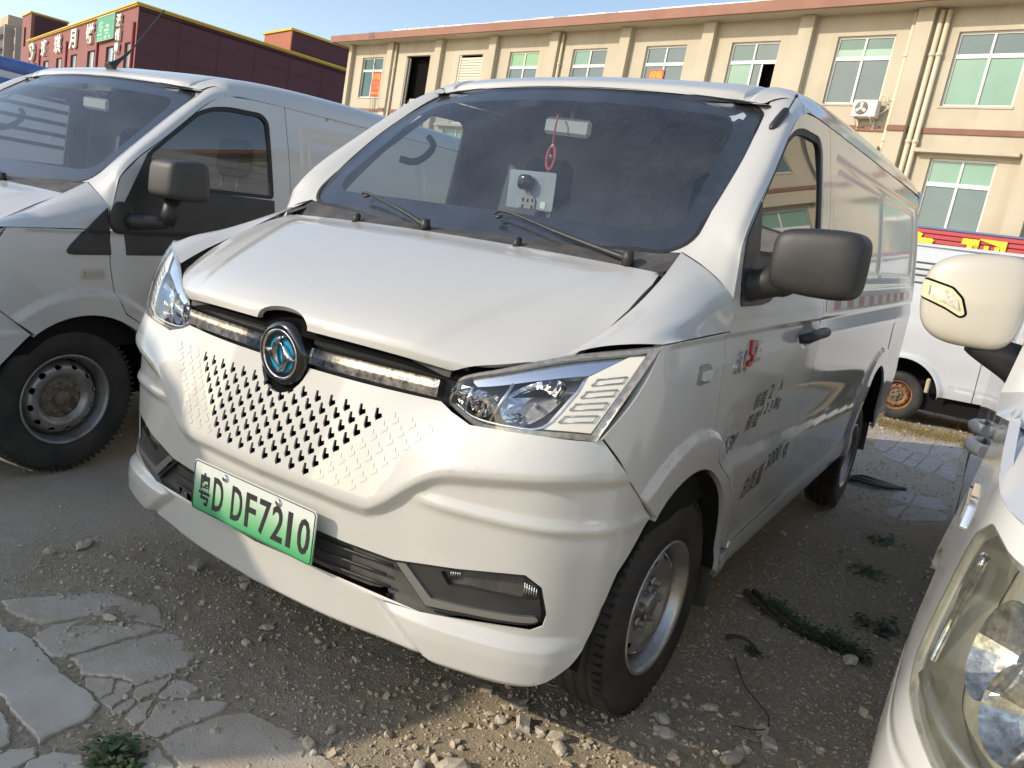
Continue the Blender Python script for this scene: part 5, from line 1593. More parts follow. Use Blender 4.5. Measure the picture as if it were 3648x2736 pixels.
def poster(name, label, s0, s1, z0, z1, lines, y=.095):
    e = empty(name, BF @ Vector(((s0 + s1) / 2, y, z0)), 0, 0, label, 'poster')
    e.rotation_euler = BF.to_euler()
    w = s1 - s0; h = z1 - z0
    MB().box((-w / 2, -.004, 0), (w / 2, 0, h)).build('sheet', pbr('poster_red', (.62, .085, .05), .6), e)
    for body, zz, hh, ww, mt in lines:
        me = text_fit(body, ww * w, hh * h, 0, .01)
        me.transform(Matrix.Translation((0, -.008, zz * h)) @ Matrix.Rotation(math.pi / 2, 4, 'X'))
        add('poster_lettering', me, mt, e)
    return e
M_YEL = pbr('print_yellow', (.80, .52, .03), .6); M_ORG = pbr('print_orange', (.80, .36, .04), .6)
poster('rental_poster', 'red poster with yellow lettering in the leftmost window of the cream building', -27.82, -27.02, .28, 1.52, [('招租', .83, .24, .80, M_YEL), ('一楼出租', .55, .13, .82, M_ORG), ('二楼出租', .36, .13, .82, M_ORG), ('——————', .13, .08, .8, M_ORG)])
poster('rental_poster', 'red poster in the upper window right over the roof of the middle van', -9.10, -8.38, .30, 1.42, [('招租', .83, .24, .80, M_YEL), ('出租', .50, .2, .7, M_ORG)])
sg_ = empty('shop_sign', BF @ Vector((3.0, -.5, -5.1)), 0, 0, 'red ribbed shop sign with big yellow characters on the cream building', 'sign')
sg_.rotation_euler = BF.to_euler()
M_SRED = pbr('sign_red', (.42, .035, .045), .5, color2=(.36, .03, .04), vscale=.7)
x0, x1 = -3.4, 9.2
MB().box((x0, -.02, 1.745), (x1, .10, 1.80)).build('top_trim', pbr('trim_blue', (.06, .10, .28), .4), sg_)
MB().box((x0, .04, 0), (x1, .09, 1.74)).build('sign_backing', pbr('sign_dark', (.16, .012, .016), .6), sg_)
z = 1.74; k = 0
while z > .05:
    MB().box((x0, 0, z - .128), (x1, .05, z - .010), .012).build('sign_slat', M_SRED, sg_); z -= .135
M_SY = pbr('sign_yellow', (.80, .50, .015), .45)
for chx, s in (('汽', -4.29), ('车', -2.47), ('修', -.68), ('理', 1.16), ('公', 2.99), ('司', 4.80)):
    if s - .65 < x0: continue
    me = text_fit(chx, 1.20, 1.28, .05, .025)
    me.transform(Matrix.Translation((s, -.01, .98)) @ Matrix.Rotation(math.pi / 2, 4, 'X'))
    add('sign_character', me, M_SY, sg_)

# ------------------------------------------------------------------ the maroon factory building far left
PH = Vector((.962, -.273, -.027)); PH = (PH - BU * PH.dot(BU)).normalized()
PY = BU.cross(PH).normalized()
PO = Vector((-80.893, 46.206, 19.435))
PF = Matrix(((PH.x, PY.x, BU.x, PO.x), (PH.y, PY.y, BU.y, PO.y), (PH.z, PY.z, BU.z, PO.z), (0, 0, 0, 1)))
fac_ = empty('factory_building', PF @ Vector((-30, 0, -17.5)), 0, 0, 'maroon factory building with yellow roof edge and white characters', 'building')
fac_.rotation_euler = PF.to_euler()
pm = lambda x, y, z: (x + 30, y, z + 17.5)
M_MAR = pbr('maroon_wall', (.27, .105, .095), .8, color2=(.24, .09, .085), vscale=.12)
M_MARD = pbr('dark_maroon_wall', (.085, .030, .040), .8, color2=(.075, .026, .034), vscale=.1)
M_YB = pbr('yellow_coping', (.62, .44, .06), .6)
fwins = [(-12.28, -8.0), (-21.37, -16.93), (-30.76, -26.95), (-39.97, -36.19), (-49.4, -45.2), (-58.6, -54.6), (-4.37, -1.77)]
fh = [np.array([(a, -6.2), (b, -6.2), (b, -3.55), (a, -3.55)]) for a, b in fwins]
panel('front_wall', [(-69, -17.5), (-.02, -17.5), (-.02, -.10), (-69, -.10)], fh, lambda UV: np.stack([UV[:, 0] + 30, UV[:, 0] * 0, UV[:, 1] + 17.5], 1), 6, M_MAR, fac_, (0, -1, 0), .1, hole_flange=.35, bstep=30)
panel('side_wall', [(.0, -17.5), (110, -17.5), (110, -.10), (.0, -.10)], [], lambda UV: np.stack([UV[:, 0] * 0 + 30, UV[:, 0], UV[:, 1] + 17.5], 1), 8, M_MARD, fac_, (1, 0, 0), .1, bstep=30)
for y in np.arange(4.2, 60, 4.2):
    MB().box(pm(-.02, y - .03, -17), pm(.035, y + .03, -.3)).build('panel_joint', M_MARD, fac_)
for z in (-2.2, -4.6):
    MB().box(pm(-.02, .2, z - .03), pm(.034, 100, z + .03)).build('panel_joint', M_MARD, fac_)
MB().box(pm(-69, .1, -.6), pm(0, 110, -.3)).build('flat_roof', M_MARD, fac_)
m = MB(); m.box(pm(-62.5, -.25, -.10), pm(.25, .3, -.02)); m.box(pm(-.3, .3, -.10), pm(.25, 110, -.02)); m.build('coping', M_YB, fac_)
m = MB(); m.box(pm(-62.5, -.35, .05), pm(.35, .3, .20)); m.box(pm(-.3, .3, .05), pm(.35, 110, .20)); m.build('coping', M_YB, fac_)
m = MB(); m.box(pm(-62.5, -.20, -.02), pm(.2, .3, .05)); m.box(pm(-.3, .3, -.02), pm(.2, 110, .05)); m.build('coping_gap', M_BROWN, fac_)
for a, b in fwins:
    f = MB(); f.box(pm(a, .20, -6.2), pm(b, .28, -6.1)); f.box(pm(a, .2, -3.65), pm(b, .28, -3.55)); f.box(pm(a, .2, -6.2), pm(a + .25, .28, -3.55)); f.box(pm(b - .2, .2, -6.2), pm(b, .28, -3.55)); c = (a + b) / 2 + .3; f.box(pm(c - .12, .19, -6.2), pm(c + .12, .28, -3.6))
    w = f.build('window', pbr('dark_frame', (.03, .03, .035), .5), fac_)
    for p, q in ((a + .25, c - .12), (c + .12, b - .2)):
        MB().box(pm(p, .24, -6.1), pm(q, .26, -3.65)).build('pane', pbr('curtained_pane', (.42, .43, .44), .25, coat=.5, color2=(.24, .26, .29), vscale=.25), w)
    MB().box(pm(a + .2, .35, -6.2), pm(b - .2, .36, -3.55)).build('pane_backing', M_DARK, w)
for s in (-.8, -15.9, -33.0, -51.8):
    MB().tube([pm(s, -.15, -17), pm(s, -.15, -1.7)], .18, 8).build('downpipe', pbr('red_pipe', (.30, .05, .05), .6), fac_)
m = MB(); m.box(pm(-69, -.1, -17.5), pm(-61.0, 5, 4.35)); m.build('stair_tower', M_MAR, fac_)
m = MB(); m.box(pm(-60.95, .4, .1), pm(-60.90, 30, 4.1)); m.box(pm(-61, 14, .1), pm(-34, 14.4, 3.0)); m.build('upper_block', M_MARD, fac_)
MB().box(pm(-69.2, -.3, 4.35), pm(-60.8, 5.2, 4.6)).build('coping', M_YB, fac_)
MB().box(pm(-66.6, -.16, -.5), pm(-65.2, -.02, 2.5)).build('slot_window', M_DARK, fac_)
# roof-top box on the long side
m = MB(); m.box(pm(-8, 16.75, -.1), pm(-.05, 48, 2.5)); m.build('roof_box', M_MARD, fac_)
MB().box(pm(-8.0, 16.6, -.1), pm(-.04, 16.74, 2.5)).build('roof_box_end', pbr('orange_maroon', (.40, .14, .085), .8), fac_)
m = MB(); m.box(pm(-8.2, 16.4, 2.5), pm(.2, 48.2, 2.75)); m.build('coping', M_YB, fac_)
M_CH = pbr('sign_white', (.78, .73, .64), .6)
for body, a, b, z0, z1 in (('班', -49.9, -46.0, -3.0, -.62), ('琪', -40.3, -36.2, -3.05, -.56), ('月', -30.7, -26.9, -2.95, -.5), ('饼', -21.4, -17.6, -2.95, -.46), ('深', -7.3, -5.5, -1.8, -.42), ('创', -7.4, -5.6, -3.3, -1.95), ('意', -7.4, -5.7, -4.6, -3.45)):
    me = text_fit(body, b - a, z1 - z0, .22, .03)
    me.transform(Matrix.Translation(pm((a + b) / 2, -.12, (z0 + z1) / 2)) @ Matrix.Rotation(math.pi / 2, 4, 'X'))
    add('sign_character', me, M_CH, fac_)
# round emblem on the far end of the row of characters
em = MB(); ec = pm(-57.4, -.3, -1.9)
em.tube([(ec[0] + 1.9 * math.cos(t), ec[1], ec[2] + 1.15 * math.sin(t)) for t in np.linspace(-1.9, 2.4, 24)], .28, 6)
em.tube([(ec[0] - 1.0, ec[1], ec[2] + .5), (ec[0] + .2, ec[1], ec[2] - .3), (ec[0] - .6, ec[1], ec[2] - .9)], .22, 6); em.build('sign_emblem', M_CH, fac_)
bb = empty('billboard', PF @ Vector((-11.6, -.25, -2.96)), 0, 0, 'green billboard with pale print high on the maroon factory wall', 'billboard')
bb.rotation_euler = PF.to_euler()
MB().box((-3.95, -.15, 0), (3.85, .1, 2.7), .03).build('board', pbr('board_green', (.055, .30, .17), .5), bb)
m = MB()
for q in ((-4.0, 0, 3.9, .06), (-4.0, 2.66, 3.9, 2.74), (-4.0, 0, -3.9, 2.74), (3.8, 0, 3.9, 2.74)): m.box((q[0], -.20, q[1]), (q[2], .02, q[3]))
m.build('board_frame', pbr('board_frame', (.42, .52, .46), .5), bb)
M_PG = pbr('pale_green_print', (.34, .58, .40), .6)
for x_, z_, w_, h_ in ((-2.7, 1.85, .35, .75), (-2.1, 1.85, .35, .8), (-1.4, 2.0, .55, .22), (-1.4, 1.55, .55, .3), (-2.5, 1.2, .3, .4), (-1.9, 1.2, .6, .4), (.9, 1.55, 1.4, .32), (.6, 1.1, 2.2, .28), (.8, .75, 1.7, .16), (-2.4, .75, 2.2, .22), (-3.2, .28, .3, .28), (-2.8, .28, .3, .28), (-1.9, .3, .3, .28), (-1.5, .3, .3, .28), (.3, .35, 1.3, .30), (2.0, .35, .8, .30), (3.3, 2.2, .2, .3), (3.2, 1.2, .15, .5)):
    MB().box((x_ - w_ / 2, -.165, z_ - h_ / 2), (x_ + w_ / 2, -.152, z_ + h_ / 2)).build('print_block', M_PG, bb)

# ------------------------------------------------------------------ tan apartment tower beyond it
TP = Vector((-174.5, 73.0, 0))
tw = empty('apartment_tower', TP, 0, 0, 'tan apartment tower in the hazy distance at the left edge', 'building')
tw.rotation_euler = PF.to_euler()
M_TAN = pbr('tan_render', (.36, .31, .27), .85, color2=(.30, .26, .23), vscale=.2)
M_TANL = pbr('light_tan', (.52, .38, .28), .85)
MB().box((-14, 0, -4), (3.0, 14, 27.4)).build('wall', M_TAN, tw)
MB().box((-8, .6, 27.4), (1.9, 12, 29.4)).build('roof_house', M_TANL, tw)
MB().box((3.0, 1.5, -4), (5.2, 14, 27.0)).build('wing', M_TAN, tw)
for z in np.arange(12.0, 27, 2.6):
    for x in (-9.5, -2.6):
        MB().box((x - 2.2, -.9, z - .1), (x + 4.4, 0, z + .12)).build('balcony', M_TAN, tw)
        MB().box((x - 2.0, -.04, z + .2), (x + 4.2, -.01, z + 2.1)).build('balcony_opening', pbr('dim_opening', (.07, .065, .06), .6), tw)
        MB().box((x - 2.2, -.9, z + .12), (x + 4.4, -.82, z + .9)).build('balcony_rail', pbr('rail_tan', (.22, .19, .17), .8), tw)
    MB().box((3.6, 1.44, z + .4), (4.6, 1.5, z + 1.7)).build('window', pbr('tower_glass', (.10, .11, .12), .2), tw)

# ------------------------------------------------------------------ other vehicles
bus = empty('box_truck', (-14.2, 7.5, 0), 0, 0, 'white box truck with blue roof stripes behind the older van at the left edge', 'truck')
M_BT = pbr('truck_white', (.58, .60, .64), .45, color2=(.46, .48, .52), vscale=.6)
M_BTB = pbr('truck_blue', (.12, .22, .50), .4, color2=(.04, .10, .33), vscale=.8)
MB().box((-1.2, -5, .9), (1.2, 5.0, 2.80), .04).build('cargo_box', M_BT, bus)
V, F = superbox((0, 0, 2.86), (1.23, 5.05, .15), 6, 14); MB().put(V, F, True).build('roof', M_BTB, bus)
for z, h_, mt in ((2.60, .05, M_BTB), (2.47, .03, M_DARK), (2.30, .03, M_DARK), (2.10, .03, M_DARK), (1.9, .03, M_DARK), (1.7, .03, M_DARK)):
    MB().box((-1.22, -5.02, z - h_), (1.22, 5.02, z + h_)).build('side_rib', mt, bus)
MB().box((-1.15, -7.0, .6), (1.15, -5.15, 2.3), .15).build('cab', M_BT, bus)
MB().box((-.4, -6.8, .5), (.4, 4.8, .9)).build('chassis', M_UNDER, bus)
for y in (-6.1, 3.2):
    wheel(bus, (1.1, y, .34), 'worn'); wheel(bus, (-1.1, y, .34), 'worn', True)

mv = empty('microvan', (.59, 7.40, 0), 0, 0, 'small white van side-on behind the middle van with a rusty wheel and ribbed upper side', 'van')
def mv_fn(UV):
    x = UV[:, 0]; z = UV[:, 1]
    y = hermite([.30, .45, .55, .80, 1.0, 1.15, 1.5, 1.85, 1.93], [.03, .0, .002, -.012, -.010, .01, .05, .10, .16], z)
    r = np.hypot(x, z - .30)
    y = y - .03 * (1 - sstep(.41, .46, r)) * (1 - sstep(.9, 1.0, z))
    y = y - .006 * (np.abs(z - (.50 - .06 * x)) < .008) * (x > .24) * -1
    return np.stack([x, y, z], 1)
ar = [(.39 * math.cos(t), .30 + .39 * math.sin(t)) for t in np.linspace(math.pi, 0, 24)]
low_ = [(-1.5, .34), (-.39, .30)] + ar[1:] + [(.40, .34), (.72, .345), (.72, 1.90), (-1.5, 1.92)]
s_ = panel('side_panel', inset(low_, .004), [], mv_fn, .03, M_PAINT5, mv, (0, -1, 0), .02)
s2 = panel('door', inset([(.72, .345), (1.75, .37), (1.75, 1.86), (.72, 1.90)], .004), [rounded([(.80, 1.12), (1.62, 1.12), (1.55, 1.72), (.80, 1.74)], .05, 4)], mv_fn, .04, M_PAINT5, mv, (0, -1, 0), .02)
panel('door_glass', rounded([(.79, 1.11), (1.63, 1.11), (1.56, 1.73), (.79, 1.75)], .05, 4), [], offset_fn(mv_fn, -.012, out=(0, -1, 0)), .1, M_GLASS2, s2, (0, -1, 0), 0)
panel('front_panel', inset([(1.75, .37), (2.3, .40), (2.35, 1.05), (1.75, 1.16)], .004), [], mv_fn, .05, M_PAINT5, mv, (0, -1, 0), .02)
for z in (1.735, 1.665, 1.60, 1.52):  # dark grooves across the ribbed upper side
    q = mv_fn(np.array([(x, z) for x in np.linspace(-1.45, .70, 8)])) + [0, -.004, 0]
    MB().tube(q, .010, 5).build('side_rib', pbr('dark_groove', (.10, .11, .12), .5), s_)
MB().box((-1.5, .15, 1.90), (1.70, 1.45, 1.95), .02).build('roof', M_PAINT5, mv)
MB().box((-1.5, .12, .34), (-1.46, 1.45, 1.92)).build('rear_door', M_PAINT5, mv)
MB().box((-1.46, 1.44, .34), (2.3, 1.47, 1.9)).build('far_side', M_PAINT5, mv)
MB().box((-1.4, .10, .16), (2.2, 1.4, .36)).build('chassis', M_UNDER, mv)
MB().box((-.44, .30, .30), (.44, .36, .74)).build('wheel_well', M_UNDER, mv)
M_w = Matrix.Rotation(-math.pi / 2, 4, 'Z')
for x in (.0, 1.95):
    w = wheel(mv, (x, .035, .268), 'rust'); w.rotation_euler = (0, 0, -math.pi / 2); w.scale = (.81, .81, .81)
    w = wheel(mv, (x, 1.4, .268), 'rust'); w.rotation_euler = (0, 0, math.pi / 2); w.scale = (.81, .81, .81)
tl = MB().box((.26, -.02, .36), (.30, .05, .52), .01).build('mudflap', pbr('cream_flap', (.50, .42, .28), .7), mv)
# ------------------------------------------------------------------ the lot: ground sheet, gravel, broken concrete
def vnoise(x, y, f, seed):
    """value noise on arrays"""
    x = x * f; y = y * f
    xi = np.floor(x).astype(np.int64); yi = np.floor(y).astype(np.int64)
    u = x - xi; v = y - yi; u = u * u * (3 - 2 * u); v = v * v * (3 - 2 * v)
    def h(a, b):
        n = (a * 374761393 + b * 668265263 + seed * 1442695041) & 0xffffffff
        n = ((n ^ (n >> 13)) * 1274126177) & 0xffffffff
        return ((n ^ (n >> 16)) & 0xffff) / 65535.0
    return (h(xi, yi) * (1 - u) + h(xi + 1, yi) * u) * (1 - v) + (h(xi, yi + 1) * (1 - u) + h(xi + 1, yi + 1) * u) * v
def fbm(x, y, f, o, seed):
    s = 0; a = 1; t = 0
    for k in range(o):
        s = s + a * vnoise(x, y, f * 2 ** k, seed + k); t += a; a *= .5
    return s / t - .5
def gravelly(x, y):
    """1 where loose gravel lies, 0 on the dusty hard crust (front left)"""
    d = (x * .80 - y * .45 + .42)                                # across the crust edge
    e = fbm(x, y, 1.6, 3, 7) * .9
    return sstep(-.25, .25, d + e)
def gz(x, y):
    g = gravelly(x, y)
    near = 1 - sstep(9, 14, np.hypot(x, y))
    z = .035 * fbm(x, y, .7, 2, 1) + .018 * fbm(x, y, 3.0, 3, 2) * (.35 + .65 * g) + (.010 * fbm(x, y, 14, 3, 3) + .006 * fbm(x, y, 45, 2, 5)) * (.15 + .85 * g)
    for (wx, wy) in ((.80, 0), (.80, 2.95), (-.80, 0), (-1.79, -.33), (.6, 7.4)):
        z = z * (1 - .8 * np.exp(-((x - wx) ** 2 + (y - wy) ** 2) / .03))
    return (z - .004) * near
m_, nt, out_ = nodes_of('lot_ground')
b_ = nt.nodes.new('ShaderNodeBsdfPrincipled')
big = noise(nt, .9, 6, .62); med = noise(nt, 7, 6, .65); fine = noise(nt, 55, 5, .7); grit = noise(nt, 210, 3, .7)
c = ramp(nt, big, [(.30, (.46, .365, .255)), (.50, (.56, .44, .29)), (.66, (.62, .51, .355))])
c = mix(nt, ramp(nt, med, [(.40, (0, 0, 0)), (.66, (.75, .75, .75))]), c, (.56, .48, .36))
c = mix(nt, ramp(nt, fine, [(.38, (.65, .65, .65)), (.60, (0, 0, 0))]), c, (.34, .27, .18))
c = mix(nt, ramp(nt, grit, [(.58, (0, 0, 0)), (.74, (.6, .6, .6))]), c, (.66, .59, .47))
at = nt.nodes.new('ShaderNodeAttribute'); at.attribute_name = 'crust'
dust = ramp(nt, med, [(.3, (.54, .455, .355)), (.7, (.60, .52, .42))])
dust = mix(nt, ramp(nt, fine, [(.40, (.5, .5, .5)), (.62, (0, 0, 0))]), dust, (.44, .36, .27))
c = mix(nt, at.outputs['Fac'], c, dust)
nt.links.new(c, b_.inputs['Base Color']); b_.inputs['Roughness'].default_value = .95; b_.inputs['Specular IOR Level'].default_value = .2
bp = nt.nodes.new('ShaderNodeBump'); bp.inputs['Distance'].default_value = .012; bp.inputs['Strength'].default_value = .9
ad = nt.nodes.new('ShaderNodeMath'); ad.operation = 'ADD'; nt.links.new(fine, ad.inputs[0]); nt.links.new(grit, ad.inputs[1])
nt.links.new(ad.outputs[0], bp.inputs['Height']); nt.links.new(bp.outputs[0], b_.inputs['Normal'])
nt.links.new(b_.outputs[0], out_.inputs[0]); M_GROUND = m_
xs = np.unique(np.concatenate([np.arange(-3.2, 2.4, .022), np.arange(-8, 6, .12), -np.geomspace(8, 900, 26), np.geomspace(6, 900, 26)]))
ys = np.unique(np.concatenate([np.arange(-1.7, 4.0, .022), np.arange(4, 12, .06), np.arange(-6, 14, .2), -np.geomspace(6, 900, 24), np.geomspace(14, 900, 26)]))
X, Y = np.meshgrid(xs, ys)
Z = gz(X, Y)
V = np.stack([X, Y, Z], -1).reshape(-1, 3)
nx, ny = len(xs), len(ys)
ii = (np.arange(ny - 1)[:, None] * nx + np.arange(nx - 1)[None, :]).ravel()
Fq = np.stack([ii, ii + 1, ii + nx + 1, ii + nx], 1)
me = bpy.data.meshes.new('ground')
me.vertices.add(len(V)); me.vertices.foreach_set('co', V.ravel())
me.loops.add(Fq.size); me.loops.foreach_set('vertex_index', Fq.ravel().astype(np.int32))
me.polygons.add(len(Fq)); me.polygons.foreach_set('loop_start', (np.arange(len(Fq)) * 4).astype(np.int32)); me.polygons.foreach_set('loop_total', np.full(len(Fq), 4, np.int32))
me.polygons.foreach_set('use_smooth', [True] * len(Fq)); me.update(calc_edges=True)
a_ = me.attributes.new('crust', 'FLOAT', 'POINT'); a_.data.foreach_set('value', (1 - gravelly(V[:, 0], V[:, 1])).astype(np.float32))
ground = add('ground', me, M_GROUND); tag(ground, kind='structure')

def stone_field(name, n, region, size, label_kind, mats, seed, keep=None, zoff=.25, sub=0):
    """n loose stones joined into one mesh; every stone has its own shape, size and turn"""
    r = np.random.default_rng(seed)
    x = r.uniform(region[0], region[1], n); y = r.uniform(region[2], region[3], n)
    if keep is not None:
        k = r.random(n) < keep(x, y); x, y = x[k], y[k]
    n = len(x)
    s = size[0] * np.exp(r.normal(0, size[1], n)); s = np.clip(s, size[0] * .35, size[2])
    bm = bmesh.new(); bmesh.ops.create_icosphere(bm, subdivisions=1 + sub, radius=1.0)
    bv = np.array([tuple(v.co) for v in bm.verts]); bf = np.array([[v.index for v in f.verts] for f in bm.faces]); bm.free()
    nv = len(bv)
    d = 1 + r.normal(0, .24, (n, nv, 1))
    A = r.normal(0, 1, (n, 3, 3)); Q, _ = np.linalg.qr(A)
    sc = np.stack([r.uniform(.7, 1.3, n), r.uniform(.55, 1.0, n), r.uniform(.35, .75, n)], 1)
    P = bv[None] * d * sc[:, None, :]
    P = np.einsum('nij,nvj->nvi', Q, P)
    P[..., 2] *= .75
    P = P * s[:, None, None] + np.stack([x, y, gz(x, y) + s * zoff], 1)[:, None, :]
    V = P.reshape(-1, 3); F = (bf[None] + (np.arange(n) * nv)[:, None, None]).reshape(-1, 3)
    me = bpy.data.meshes.new(name)
    me.vertices.add(len(V)); me.vertices.foreach_set('co', V.ravel())
    me.loops.add(F.size); me.loops.foreach_set('vertex_index', F.ravel().astype(np.int32))
    me.polygons.add(len(F)); me.polygons.foreach_set('loop_start', (np.arange(len(F)) * 3).astype(np.int32)); me.polygons.foreach_set('loop_total', np.full(len(F), 3, np.int32))
    me.polygons.foreach_set('use_smooth', [False] * len(F))
    me.update(calc_edges=True)
    o = add(name, me, mats); tag(o, kind='stuff')
    return o
def stone_mat(name, cols):
    m, nt, out = nodes_of(name)
    b = nt.nodes.new('ShaderNodeBsdfPrincipled'); g = nt.nodes.new('ShaderNodeNewGeometry')
    c = ramp(nt, g.outputs['Random Per Island'], [(i / (len(cols) - 1), k) for i, k in enumerate(cols)])
    c = mix(nt, ramp(nt, noise(nt, 120, 5, .7), [(.35, (.5, .5, .5)), (.65, (0, 0, 0))]), c, (.36, .30, .22))
    nt.links.new(c, b.inputs['Base Color']); b.inputs['Roughness'].default_value = .95; b.inputs['Specular IOR Level'].default_value = .2
    nt.links.new(b.outputs[0], out.inputs[0]); return m
M_GRAV = stone_mat('gravel', [(.46, .38, .27), (.54, .45, .33), (.49, .42, .33), (.58, .49, .37), (.45, .37, .27), (.60, .53, .42)])
hide = lambda x, y: 1 - ((x > -.8) & (x < .8) & (y > .3) & (y < 3.4)) * .85
dens = lambda x, y: (.10 + .90 * gravelly(x, y)) * hide(x, y)
stone_field('gravel', 42000, (-2.4, 1.75, -1.45, 1.9), (.0040, .42, .013), None, M_GRAV, 11, dens)
stone_field('gravel', 9000, (-2.4, 2.0, 1.9, 6.5), (.0065, .45, .022), None, M_GRAV, 12, hide)
stone_field('gravel', 5000, (-4.5, 4.5, 6.0, 16), (.014, .45, .05), None, M_GRAV, 13)
stone_field('gravel', 420, (-1.2, 1.6, -1.1, 1.4), (.011, .30, .022), None, M_GRAV, 14, lambda x, y: (.06 + .94 * gravelly(x, y) ** 2) * hide(x, y) * .8)
# sunlit rubble before the front wheel
stone_field('gravel', 700, (.25, 1.5, -.95, .25), (.008, .5, .022), None, M_GRAV, 15)

# bigger stones one can pick out
def rock(x, y, s, label, seed, flat=.6, mat=None, group='loose stones on the ground', cat='stone', name='stone', angular=False, yaw=None):
    r = np.random.default_rng(seed)
    bm = bmesh.new()
    if angular:
        bmesh.ops.create_cube(bm, size=1.6)
        bmesh.ops.subdivide_edges(bm, edges=bm.edges[:], cuts=1, use_grid_fill=True)
    else:
        bmesh.ops.create_icosphere(bm, subdivisions=2, radius=1)
    sc = (r.uniform(.9, 1.4), r.uniform(.6, 1.0), flat * r.uniform(.8, 1.1))
    for v in bm.verts:
        k = 1 + r.normal(0, .10 if angular else .13)
        v.co = Vector((v.co.x * sc[0] * k, v.co.y * sc[1] * k, v.co.z * sc[2] * k)) * s
    bm.transform(Matrix.Rotation(r.uniform(0, 6.28) if yaw is None else yaw, 4, 'Z') @ Matrix.Rotation(r.normal(0, .18), 4, 'X'))
    zmin = min(v.co.z for v in bm.verts)
    me = bpy.data.meshes.new(name); bm.to_mesh(me); bm.free()
    g = float(gz(np.array([x]), np.array([y]))[0])
    o = add(name, me, mat or M_ROCK, None, (x, y, g - zmin - s * flat * .30))
    return tag(o, label, cat, group)
m_, nt, out_ = nodes_of('rock'); b_ = nt.nodes.new('ShaderNodeBsdfPrincipled'); oi = nt.nodes.new('ShaderNodeObjectInfo')
c = ramp(nt, oi.outputs['Random'], [(0, (.52, .45, .35)), (.4, (.62, .53, .41)), (.7, (.54, .49, .43)), (1, (.66, .59, .48))])
c = mix(nt, ramp(nt, noise(nt, 60, 6, .7), [(.38, (.6, .6, .6)), (.62, (0, 0, 0))]), c, (.42, .35, .26))
nt.links.new(c, b_.inputs['Base Color']); b_.inputs['Roughness'].default_value = .95
bp = nt.nodes.new('ShaderNodeBump'); bp.inputs['Distance'].default_value = .003; nt.links.new(noise(nt, 140, 5, .7), bp.inputs['Height']); nt.links.new(bp.outputs[0], b_.inputs['Normal'])
nt.links.new(b_.outputs[0], out_.inputs[0]); M_ROCK = m_
ROCKS = [(.600, -.270, .022, 'flat tan brick shard in sunlight nearest the front bumper of the middle van', True), (.655, -.335, .026, 'long tan brick shard lying in sunlight just before the front tyre', True), (.705, -.322, .017, 'square chip right of the long tan brick shard', True),
         (.752, -.318, .030, 'biggest pale rubble lump before the front tyre', False), (.776, -.345, .021, 'smaller lump leaning on the biggest rubble lump', False), (.598, -.360, .017, 'pale stone in the sunlit gravel with a short shadow', False), (.562, -.36, .015, 'round stone left of the pale sunlit stones', False),
         (.482, -.262, .017, 'grey slab chip in the shade under the bumper corner', True), (-.677, -.425, .026, 'wedge-shaped stone in the shade before the number plate', True), (-.50, -.36, .017, 'brown chip under the bumper lip', True), (-.20, -.50, .018, 'rounded stone midway along the shaded gravel', False), (.11, -.42, .016, 'pale triangular stone under the middle of the bumper', True),
         (-.17, -.605, .016, 'tan stone beside the broken concrete', False), (1.30, .84, .036, 'white boulder at the end of the dead branch', False), (1.02, .145, .022, 'pale stone in the shade between the two right-hand vans', False), (.93, -.01, .026, 'half-sunlit stone on the shadow edge', False), (1.21, .10, .024, 'tan stone near the right-hand van', True), (1.15, -.06, .030, 'flat pale stone in the bottom sunlit strip', False),
         (.96, -.07, .022, 'grey stone at the shadow border behind the front tyre', False), (.62, -.60, .030, 'pale lump at the bottom edge in sunlight', False), (.56, -.66, .022, 'grey lump at the bottom edge in sunlight', False), (1.05, .95, .014, 'white pebble near the dead branch', False), (-1.05, -.62, .030, 'pale flat stone on the dusty crust at the left edge', False), (.30, -.70, .017, 'round tan stone on the big concrete slab', False)]
for i, (x, y, s, l, ang) in enumerate(ROCKS):
    rock(x, y, s, l, 100 + i, .55 if not ang else .45, angular=ang)

